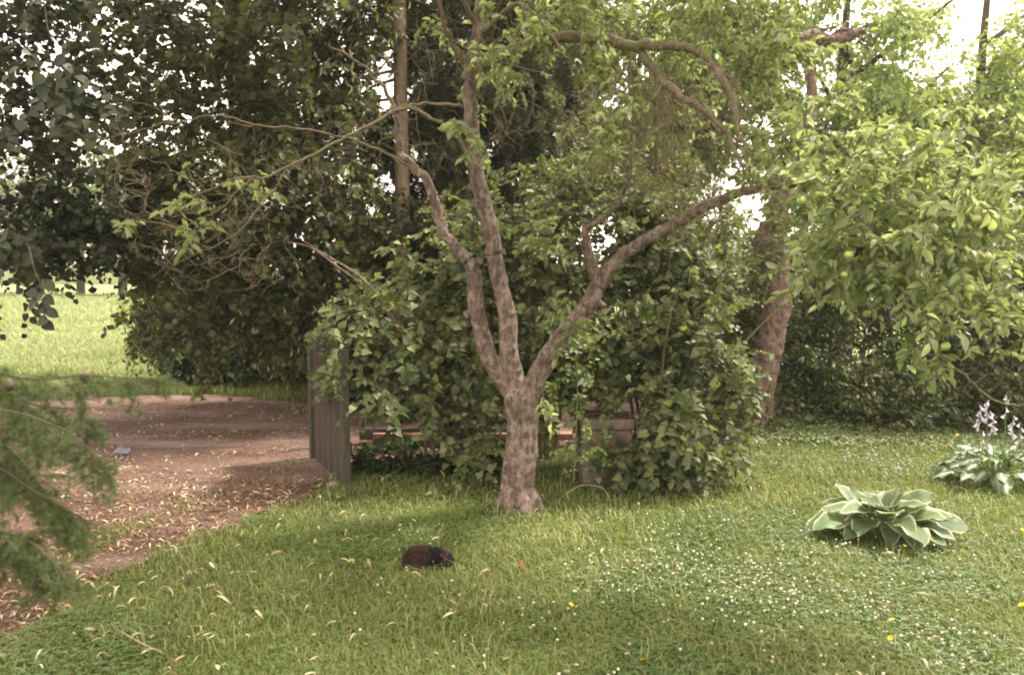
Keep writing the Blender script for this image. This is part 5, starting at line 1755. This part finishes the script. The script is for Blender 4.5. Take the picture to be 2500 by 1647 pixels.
hm1 = hosta_mat('hosta_leaf', ((.10, .155, .06), (.125, .18, .07)), (.50, .51, .30), .80, .92)
hm2 = hosta_mat('hosta_white_leaf', ((.66, .66, .56), (.11, .17, .06)), (.09, .15, .05), .42, .60)
HL = [hosta_leaf_mesh('hosta_leaf', hm1, .42, .3, .03), hosta_leaf_mesh('hosta_leaf', hm1, .45, .2, .05), hosta_leaf_mesh('hosta_leaf', hm1, .38, .6, .02)]
HW = [hosta_leaf_mesh('hosta_leaf', hm2, .32, .25, .05), hosta_leaf_mesh('hosta_leaf', hm2, .28, .45, .09)]


def hosta(px, py, label, leaves, meshes, zs=1.):
    b = gnd(px, py)
    o = thing('hosta', b, label, 'plant')
    for (a, r_, z_, s_, el) in leaves:
        # a azimuth, r_ distance of leaf base from centre, z_ height of leaf base, s_ size, el tip elevation
        d = np.array([math.cos(a), math.sin(a), 0])
        lb_ = d * r_ + np.array([0, 0, z_])
        tipv = norm(d * math.cos(el) + np.array([0, 0, math.sin(el)]) + RNG.normal(0, .10, 3))
        nrv = np.array([0, 0, 1.]) * math.cos(el) - d * math.sin(el) + RNG.normal(0, .18, 3) + np.array([0, -.25, 0])
        s, t_, n_ = [v[0] for v in frames(tipv[None], nrv[None])]
        lo = link('leaf', meshes[RNG.integers(0, len(meshes))], o)
        lo.matrix_basis = Matrix(((s[0] * s_, t_[0] * s_, n_[0] * s_, lb_[0]), (s[1] * s_, t_[1] * s_, n_[1] * s_, lb_[1]), (s[2] * s_, t_[2] * s_, n_[2] * s_, lb_[2]), (0, 0, 0, 1)))
        pp = np.array([[0, 0, -.02] + d * .02, d * r_ * .45 + [0, 0, z_ * .7], lb_ + t_ * s_ * .04])
        p, q = smooth_line(pp, np.array([.006, .005, .0035]), 4)
        V, F = tube(p, q, 6)
        po = mesh_np('petiole', V, F, M['green_stem'], smooth=True, local=True)
        po.parent = o
    return o


lv = []
for i in range(16):      # outer skirt
    a = 6.283 * i / 16 + RNG.normal(0, .2)
    lv.append((a, .11 + .14 * RNG.random(), .05 + .06 * RNG.random(), .13 + .06 * RNG.random(), -.15 + RNG.normal(0, .25)))
for i in range(16):
    a = 6.283 * i / 16 + .3 + RNG.normal(0, .25)
    lv.append((a, .12 + .09 * RNG.random(), .12 + .07 * RNG.random(), .16 + .06 * RNG.random(), .35 + RNG.normal(0, .25)))
for i in range(14):
    a = 6.283 * i / 14 + RNG.normal(0, .3)
    lv.append((a, .03 + .09 * RNG.random(), .13 + .06 * RNG.random(), .14 + .05 * RNG.random(), .95 + RNG.normal(0, .25)))
for a in (0.1, 3.0, 3.3, -.25, .4):     # long side leaves
    lv.append((a, .25, .12, .19, .15 + RNG.normal(0, .15)))
hosta(2160, 1318, 'big hosta clump with cream-edged leaves growing alone in the lawn', lv, HL)
h1 = bpy.data.objects['hosta']
# short faded flower stalks of the first hosta
for px in (-.17, -.02, .06, .14):
    p, q = smooth_line(np.array([(px * .4, .05, .1), (px * .8, .12, .3), (px, .16, .43 + RNG.normal(0, .03))]), np.array([.003, .0025, .002]), 5)
    V, F = tube(p, q, 5)
    o = mesh_np('flower_stalk', V, F, M['green_stem'], smooth=True, local=True); o.parent = h1
    c = p[-1][None] + RNG.normal(0, .008, (8, 3)) + np.linspace(-.04, .02, 8)[:, None] * np.array([0, 0, 1.])
    V, F = leaf_mesh(c, RNG.normal(0, 1, (8, 3)), RNG.normal(0, 1, (8, 3)), np.full(8, .016), LEAF['small'])
    f_ = mesh_np('bud', V, F, M['lilac_petal'], local=True); f_.parent = o

lv = []
for ring, (n_, r_, z_, el) in enumerate([(14, .24, .08, -.1), (14, .18, .13, .05), (12, .11, .17, .25), (8, .05, .20, .6)]):
    for i in range(n_):
        lv.append((6.283 * i / n_ + RNG.normal(0, .2), r_ + .06 * RNG.random(), z_ + .05 * RNG.random(), .12 + .05 * RNG.random(), el + RNG.normal(0, .15)))
hosta(2425, 1178, 'small hosta with white-centred leaves and lilac flowers by the hedge', lv, HW)
h2 = bpy.data.objects['hosta.001']
BELL = leaf_template([(0, .06), (.3, .13), (.65, .22), (.85, .33), (1., .42)], 0, 0)
bl = []
for k in range(6):
    for t in range(5):
        pass
bv, bf = [], []
for i, (t, r_) in enumerate([(0, .05), (.3, .1), (.6, .17), (.85, .25), (1.0, .40)]):
    for k in range(6):
        bv.append((r_ * math.cos(k * 1.047), t, r_ * math.sin(k * 1.047)))
for i in range(4):
    for k in range(6): bf.append((i * 6 + k, i * 6 + (k + 1) % 6, i * 6 + 6 + (k + 1) % 6, i * 6 + 6 + k))
bo_ = mesh_np('flower', np.array(bv), np.array(bf), M['lilac_petal'], smooth=True, local=True)
bell = bo_.data
bpy.data.objects.remove(bo_)
hb = gnd(2425, 1178)
for (px, py, dx0, nf) in [(2392, 1000, -.06, 8), (2412, 985, -.03, 11), (2424, 1020, 0, 7), (2458, 975, .04, 4), (2472, 1025, .06, 7), (2490, 1040, .09, 4), (2400, 1060, -.05, 3)]:
    tp = at(px, py, hb[1] - .02) - hb
    p, q = smooth_line(np.array([(dx0, 0, .08), (dx0 * 1.2 + tp[0] * .3, 0, tp[2] * .5), tp - [0, 0, .02], tp + [.01, 0, .03]]), np.array([.004, .0035, .0025, .0015]), 6)
    V, F = tube(p, q, 6)
    st_ = mesh_np('flower_stalk', V, F, M['green_stem'], smooth=True, local=True); st_.parent = h2
    for i in range(nf):
        c = tp + np.array([0, 0, .03 - .17 * i / nf]) + RNG.normal(0, .006, 3)
        a = RNG.random() * 6.28
        tv = norm(np.array([math.cos(a), math.sin(a), -1.1 - RNG.random()]))
        s, t_, n_ = [v[0] for v in frames(tv[None], RNG.normal(0, 1, (1, 3)))]
        s_ = .030 + .012 * RNG.random()
        fo = link('flower', bell, st_)
        fo.matrix_basis = Matrix(((s[0] * s_, t_[0] * s_, n_[0] * s_, c[0]), (s[1] * s_, t_[1] * s_, n_[1] * s_, c[1]), (s[2] * s_, t_[2] * s_, n_[2] * s_, c[2]), (0, 0, 0, 1)))


# ------------------------------------------------------------------ yellow hawkbit flowers
def petal_disc():
    V, F = [(0, 0, 0)], []
    n_ = 14
    for ring, (r0, r1, z0, z1) in enumerate([(.12, 1, 0, .22), (.1, .7, .08, .35)]):
        for k in range(n_):
            a = 6.283 * k / n_ + ring * .2
            da = .19
            i = len(V)
            V += [(r0 * math.cos(a), r0 * math.sin(a), z0), (r1 * .9 * math.cos(a - da), r1 * .9 * math.sin(a - da), z1 * .9), (r1 * math.cos(a), r1 * math.sin(a), z1), (r1 * .9 * math.cos(a + da), r1 * .9 * math.sin(a + da), z1 * .9)]
            F.append((i, i + 1, i + 2, i + 3))
    return np.array(V, float), np.array(F)


pv, pf = petal_disc()
fo_ = mesh_np('flower_head', pv, pf, M['yellow_petal'], local=True)
fme = fo_.data
bpy.data.objects.remove(fo_)
YFL = [(2268, 1333, .15, .016, 'yellow flower standing right in front of the big hosta'), (2206, 1350, .12, .015, 'lower yellow flower at the front foot of the big hosta'),
       (1394, 1488, .06, .012, 'yellow flower in the clover left of the lawn middle'), (1568, 1627, .05, .016, 'yellow flower touching the bottom edge of the lawn'),
       (2172, 1580, .06, .013, 'yellow flower in the lower right lawn among pale clover'), (2492, 1497, .06, .014, 'yellow flower at the right edge in the low lawn'), (2495, 1300, .06, .012, 'yellow flower at the right edge beside the big hosta'),
       (1891, 1228, .05, .011, 'yellow flower left behind the big hosta'), (855, 1366, .04, .010, 'tiny yellow flower left of the guinea pig'), (1245, 1548, .05, .011, 'small yellow flower low in the lawn left of centre'),
       (2336, 1058, .1, .013, 'yellow flower in the weeds under the hedge'), (2178, 1530, .05, .010, 'small yellow flower below the big hosta'), (1590, 1168, .07, .011, 'small yellow flower under the right lilac bush'),
       (2090, 1352, .04, .008, 'tiny orange-yellow flower left below the big hosta')]
for px, py, h_, r_, lab in YFL:
    top = at(px, py, gnd(px, py)[1])
    b = gnd(px, py + h_ * 330)
    o = thing('yellow_flower', b, lab, 'flower')
    p, q = smooth_line(np.array([(0, 0, 0), (.008, .004, h_ * .5), (0, 0, h_)]), np.array([.0014, .0012, .0011]), 4)
    V, F = tube(p, q, 5)
    st_ = mesh_np('stem', V, F, M['green_stem'], smooth=True, local=True); st_.parent = o
    f_ = link('flower_head', fme, o)
    f_.location = (0, 0, h_)
    f_.scale = (r_, r_, r_)
    f_.rotation_euler = (.45 + RNG.normal(0, .1), RNG.normal(0, .15), RNG.random() * 6)

# broad weed leaves in the lawn
WL = [(462, 1435, .07, 1.2, 'upright oval weed leaf in the lawn at the lower left'), (425, 1500, .06, .8, 'pale upright weed leaf below the other at lower left'), (868, 1250, .06, 1.25, 'narrow upright weed leaf left of the tree foot'), (1270, 1395, .07, 1.2, 'yellowing upright leaf right of the guinea pig'),
      (1838, 1515, .06, .7, 'broad weed leaf in the clover of the right lawn')]
for i, (px, py, s_, el, lab) in enumerate(WL):
    b = gnd(px, py)
    o = thing('weed_plant', b, lab, 'weed')
    n_ = 4
    a = RNG.random(n_) * 6.28
    tip = np.stack([np.cos(a) * math.cos(el), np.sin(a) * math.cos(el), np.full(n_, math.sin(el))], -1)
    tip[0] = (.15, -.1, 1)
    nor = np.stack([RNG.normal(0, .3, n_), -np.ones(n_), RNG.normal(0, .3, n_)], -1)
    for k in range(n_):
        V, F = leaf_mesh(np.array([[0, 0, 0.]]), tip[k:k + 1], nor[k:k + 1], np.array([s_ * (1 if k == 0 else .6)]), FINE['small'])
        q_ = mesh_np('leaf', V, F, M['brown_leaf'] if (i == 3 and k == 0) else M['lilac_leaf'], smooth=True, local=True)
        q_.parent = o

# ------------------------------------------------------------------ guinea pig
gp = gnd(1048, 1378)
pig = thing('guinea_pig', gp, 'brown and black guinea pig crouching in the grass, head to the right', 'guinea pig')


def blob(c, s, rot=(0, 0, 0), seg=14):
    u = np.linspace(0, np.pi, seg)
    v = np.linspace(0, 2 * np.pi, seg * 2, endpoint=False)
    U, W = np.meshgrid(u, v, indexing='ij')
    P = np.stack([np.sin(U) * np.cos(W), np.sin(U) * np.sin(W), np.cos(U)], -1).reshape(-1, 3) * np.array(s)
    Rm = np.array((Matrix.Rotation(rot[2], 3, 'Z') @ Matrix.Rotation(rot[1], 3, 'Y') @ Matrix.Rotation(rot[0], 3, 'X')))
    P = P @ Rm.T + np.array(c)
    n2 = seg * 2
    I, J = np.meshgrid(np.arange(seg - 1), np.arange(n2), indexing='ij')
    F = np.stack([I * n2 + J, (I + 1) * n2 + J, (I + 1) * n2 + (J + 1) % n2, I * n2 + (J + 1) % n2], -1).reshape(-1, 4)
    return P, F


def pig_mat():
    m, t, out = newmat('guinea_pig_coat')
    N, L = t.nodes, t.links
    tc = N.new('ShaderNodeTexCoord')
    nz = N.new('ShaderNodeTexNoise'); nz.inputs['Scale'].default_value = 28; nz.inputs['Detail'].default_value = 5
    L.new(tc.outputs['Object'], nz.inputs['Vector'])
    sx = N.new('ShaderNodeSeparateXYZ')
    L.new(tc.outputs['Object'], sx.inputs[0])
    ma = N.new('ShaderNodeMath'); ma.operation = 'MULTIPLY_ADD'; ma.inputs[1].default_value = .07; ma.inputs[2].default_value = -.035
    L.new(nz.outputs['Fac'], ma.inputs[0])
    ad = N.new('ShaderNodeMath'); ad.operation = 'ADD'
    L.new(sx.outputs['X'], ad.inputs[0]); L.new(ma.outputs[0], ad.inputs[1])
    mr = N.new('ShaderNodeMapRange'); mr.inputs['From Min'].default_value = -.13; mr.inputs['From Max'].default_value = .14
    L.new(ad.outputs[0], mr.inputs['Value'])
    rp = ramp(t, [(.032, .015, .010), (.06, .027, .017), (.04, .02, .018), (.010, .008, .010), (.008, .006, .007), (.12, .055, .03), (.012, .009, .010)], [0, .3, .46, .56, .76, .80, .85])
    L.new(mr.outputs[0], rp.inputs['Fac'])
    p = N.new('ShaderNodeBsdfPrincipled'); p.inputs['Roughness'].default_value = .6
    p.inputs['Specular IOR Level'].default_value = .3
    L.new(rp.outputs['Color'], p.inputs['Base Color'])
    L.new(p.outputs[0], out.inputs[0])
    return m


pm = pig_mat()
base_ = gp
bl_ = [blob(gp + [-.035, 0, .055], (.085, .055, .056)), blob(gp + [-.075, 0, .046], (.05, .05, .047)), blob(gp + [.03, 0, .052], (.06, .046, .050)), blob(gp + [.085, -.01, .052], (.044, .036, .038), (0, .35, -.2)),
       blob(gp + [.112, -.018, .04], (.024, .022, .020), (0, .5, -.2)), blob(gp + [-.065, -.045, .028], (.035, .018, .028)), blob(gp + [-.065, .045, .028], (.035, .018, .028)),
       blob(gp + [-.05, -.055, .008], (.03, .010, .008)), blob(gp + [-.05, .055, .008], (.03, .010, .008)), blob(gp + [.06, -.04, .010], (.02, .009, .010)), blob(gp + [.06, .035, .010], (.02, .009, .010)),
       blob(gp + [.05, -.035, .028], (.018, .013, .024)), blob(gp + [.05, .03, .028], (.018, .013, .024))]
bd = remeshed('body', bl_, pm, pig, voxel=.005, disp=.004, dscale=.02, smooth=5)
# fur: short hairs lying back along the body
me = bd.data
nv = len(me.vertices)
co = np.zeros(nv * 3, dtype=np.float32); me.vertices.foreach_get('co', co); co = co.reshape(-1, 3).astype(float)
no = np.zeros(nv * 3, dtype=np.float32); me.vertices.foreach_get('normal', no); no = no.reshape(-1, 3).astype(float)
idx = RNG.integers(0, nv, 26000)
c = co[idx] + RNG.normal(0, .0015, (26000, 3))
d = norm(no[idx] * .45 + np.array([-1, 0, -.35]) * .8 + RNG.normal(0, .42, (26000, 3)))
ln_ = .014 + .022 * RNG.random(26000)
ln_ *= np.where(c[:, 0] > .09, .5, 1)
ok = (c[:, 2] > .012)
c, d, ln_ = c[ok], d[ok], ln_[ok]
s_ = norm(np.cross(d, RNG.normal(0, 1, d.shape))) * .0011
V = np.stack([c - s_, c + s_, c + d * ln_[:, None]], 1).reshape(-1, 3)
mesh_np('fur', V, np.arange(len(V)).reshape(-1, 3), pm, parent=pig, kind='stuff', local=True)
earm = rough_mat('ear_skin', [(.03, .016, .014), (.06, .03, .025)], scale=30, bump=.1)
for sy, a_ in ((-1, .5), (1, -.5)):
    V, F = blob((.070, sy * .032 - .008, .082), (.012, .004, .010), (sy * .7, .5, a_), 8)
    mesh_np('ear', V, F, earm, smooth=True, parent=pig, local=True)
eyem, t, out = newmat('eye')
p = t.nodes.new('ShaderNodeBsdfPrincipled'); p.inputs['Base Color'].default_value = (.005, .004, .004, 1); p.inputs['Roughness'].default_value = .08
t.links.new(p.outputs[0], out.inputs[0])
for sy in (-1, 1):
    V, F = blob((.104, sy * .030 - .014, .060), (.0055, .0045, .0055), seg=8)
    mesh_np('eye', V, F, eyem, smooth=True, parent=pig, local=True)
V, F = blob((.135, -.022, .040), (.004, .007, .005), seg=8)
mesh_np('nose', V, F, earm, smooth=True, parent=pig, local=True)

# ------------------------------------------------------------------ larch reaching in at the near left
lx = thing('larch_tree', (-3.0, 1.6, 0), 'near larch whose soft needle branches reach in at the left edge', 'tree')
p, q = sl([(-3.0, 1.6, -.1, .12), (-2.95, 1.6, 1.2, .09), (-2.95, 1.6, 2.6, .07), (-2.9, 1.6, 4.5, .03)])
V, F = tube(p, q, 10, wob=.1)
mesh_np('trunk', V, F, M['conifer_bark'], smooth=True, parent=lx)
LBG = [[(-1.0, 'j'), (-350, 870, 1.9), (-50, 905, 1.85), (90, 925, 1.8), (200, 915, 1.78), (310, 922, 1.75), (430, 925, 1.72)],
       [(-1.0, 'j'), (-350, 960, 1.8), (0, 1000, 1.75), (110, 1030, 1.7), (190, 1070, 1.68), (270, 1150, 1.65)],
       [(-1.0, 'j'), (-350, 1090, 1.7), (-40, 1130, 1.7), (70, 1190, 1.65), (160, 1240, 1.62), (230, 1280, 1.6)],
       [(-1.0, 'j'), (-350, 1240, 1.6), (-30, 1290, 1.6), (70, 1320, 1.58), (130, 1370, 1.55), (180, 1440, 1.5)],
       [(-1.0, 'j'), (-350, 920, 2.0), (-20, 960, 2.0), (100, 990, 1.95), (180, 1000, 1.9), (240, 1040, 1.9)],
       [(-1.0, 'j'), (-350, 1020, 1.9), (-20, 1080, 1.9), (40, 1110, 1.85), (90, 1170, 1.8), (120, 1230, 1.8)]]
TW = []
for bgi in LBG:
    rows = [at(*r_) for r_ in bgi[1:]]
    start = np.array([-2.95, 1.6, rows[0][2] + .15])
    p, q = smooth_line(np.vstack([start, rows]), np.linspace(.0032, .0007, len(rows) + 1), 6)
    V, F = tube(p, q, 6)
    mesh_np('branch', V, F, M['dark_bark'], smooth=True, parent=lx)
    m0 = int(len(p) * .25)
    for j in range(m0, len(p) - 1, 1):
        TW.append(np.stack([p[j], p[j] + (p[j + 1] - p[j]) * .33, p[j] + (p[j + 1] - p[j]) * .66, p[j + 1]]))
    for j in range(50):
        k = RNG.integers(m0, len(p) - 1)
        d = norm(norm(p[k + 1] - p[k]) * .5 + RNG.normal(0, .5, 3) + np.array([0, 0, -.5]))
        l_ = RNG.uniform(.04, .12) * (1.25 - .7 * k / len(p))
        kk = np.linspace(0, 1, 4)[:, None]
        TW.append(p[k] + d * l_ * kk + np.array([0, 0, -.3 * l_]) * kk ** 2)
TW = np.array(TW)
needle_twigs(lx, TW, 'larch_needle', 'stem', .21, .014, 44, tr=.001)
for (px, py) in ((208, 922), (24, 940)):
    V, F = blob(at(px, py, 1.8), (.011, .011, .013), seg=7)
    mesh_np('cone', V, F, M['dark_bark'], smooth=True, parent=lx)

# ------------------------------------------------------------------ thin volume added to lift the blacks like film glare
V, F = box((0, 20, 9), (1100, 1100, 24))
veil_ = mesh_np('glare_veil', V, F, None)
veil_['kind'] = 'stuff'
m, t, out = newmat('glare_veil')
pv_ = t.nodes.new('ShaderNodeVolumePrincipled')
pv_.inputs['Color'].default_value = (.98, .93, .92, 1)
pv_.inputs['Density'].default_value = .001
pv_.inputs['Anisotropy'].default_value = .3
t.links.new(pv_.outputs[0], out.inputs['Volume'])
veil_.data.materials.append(m)
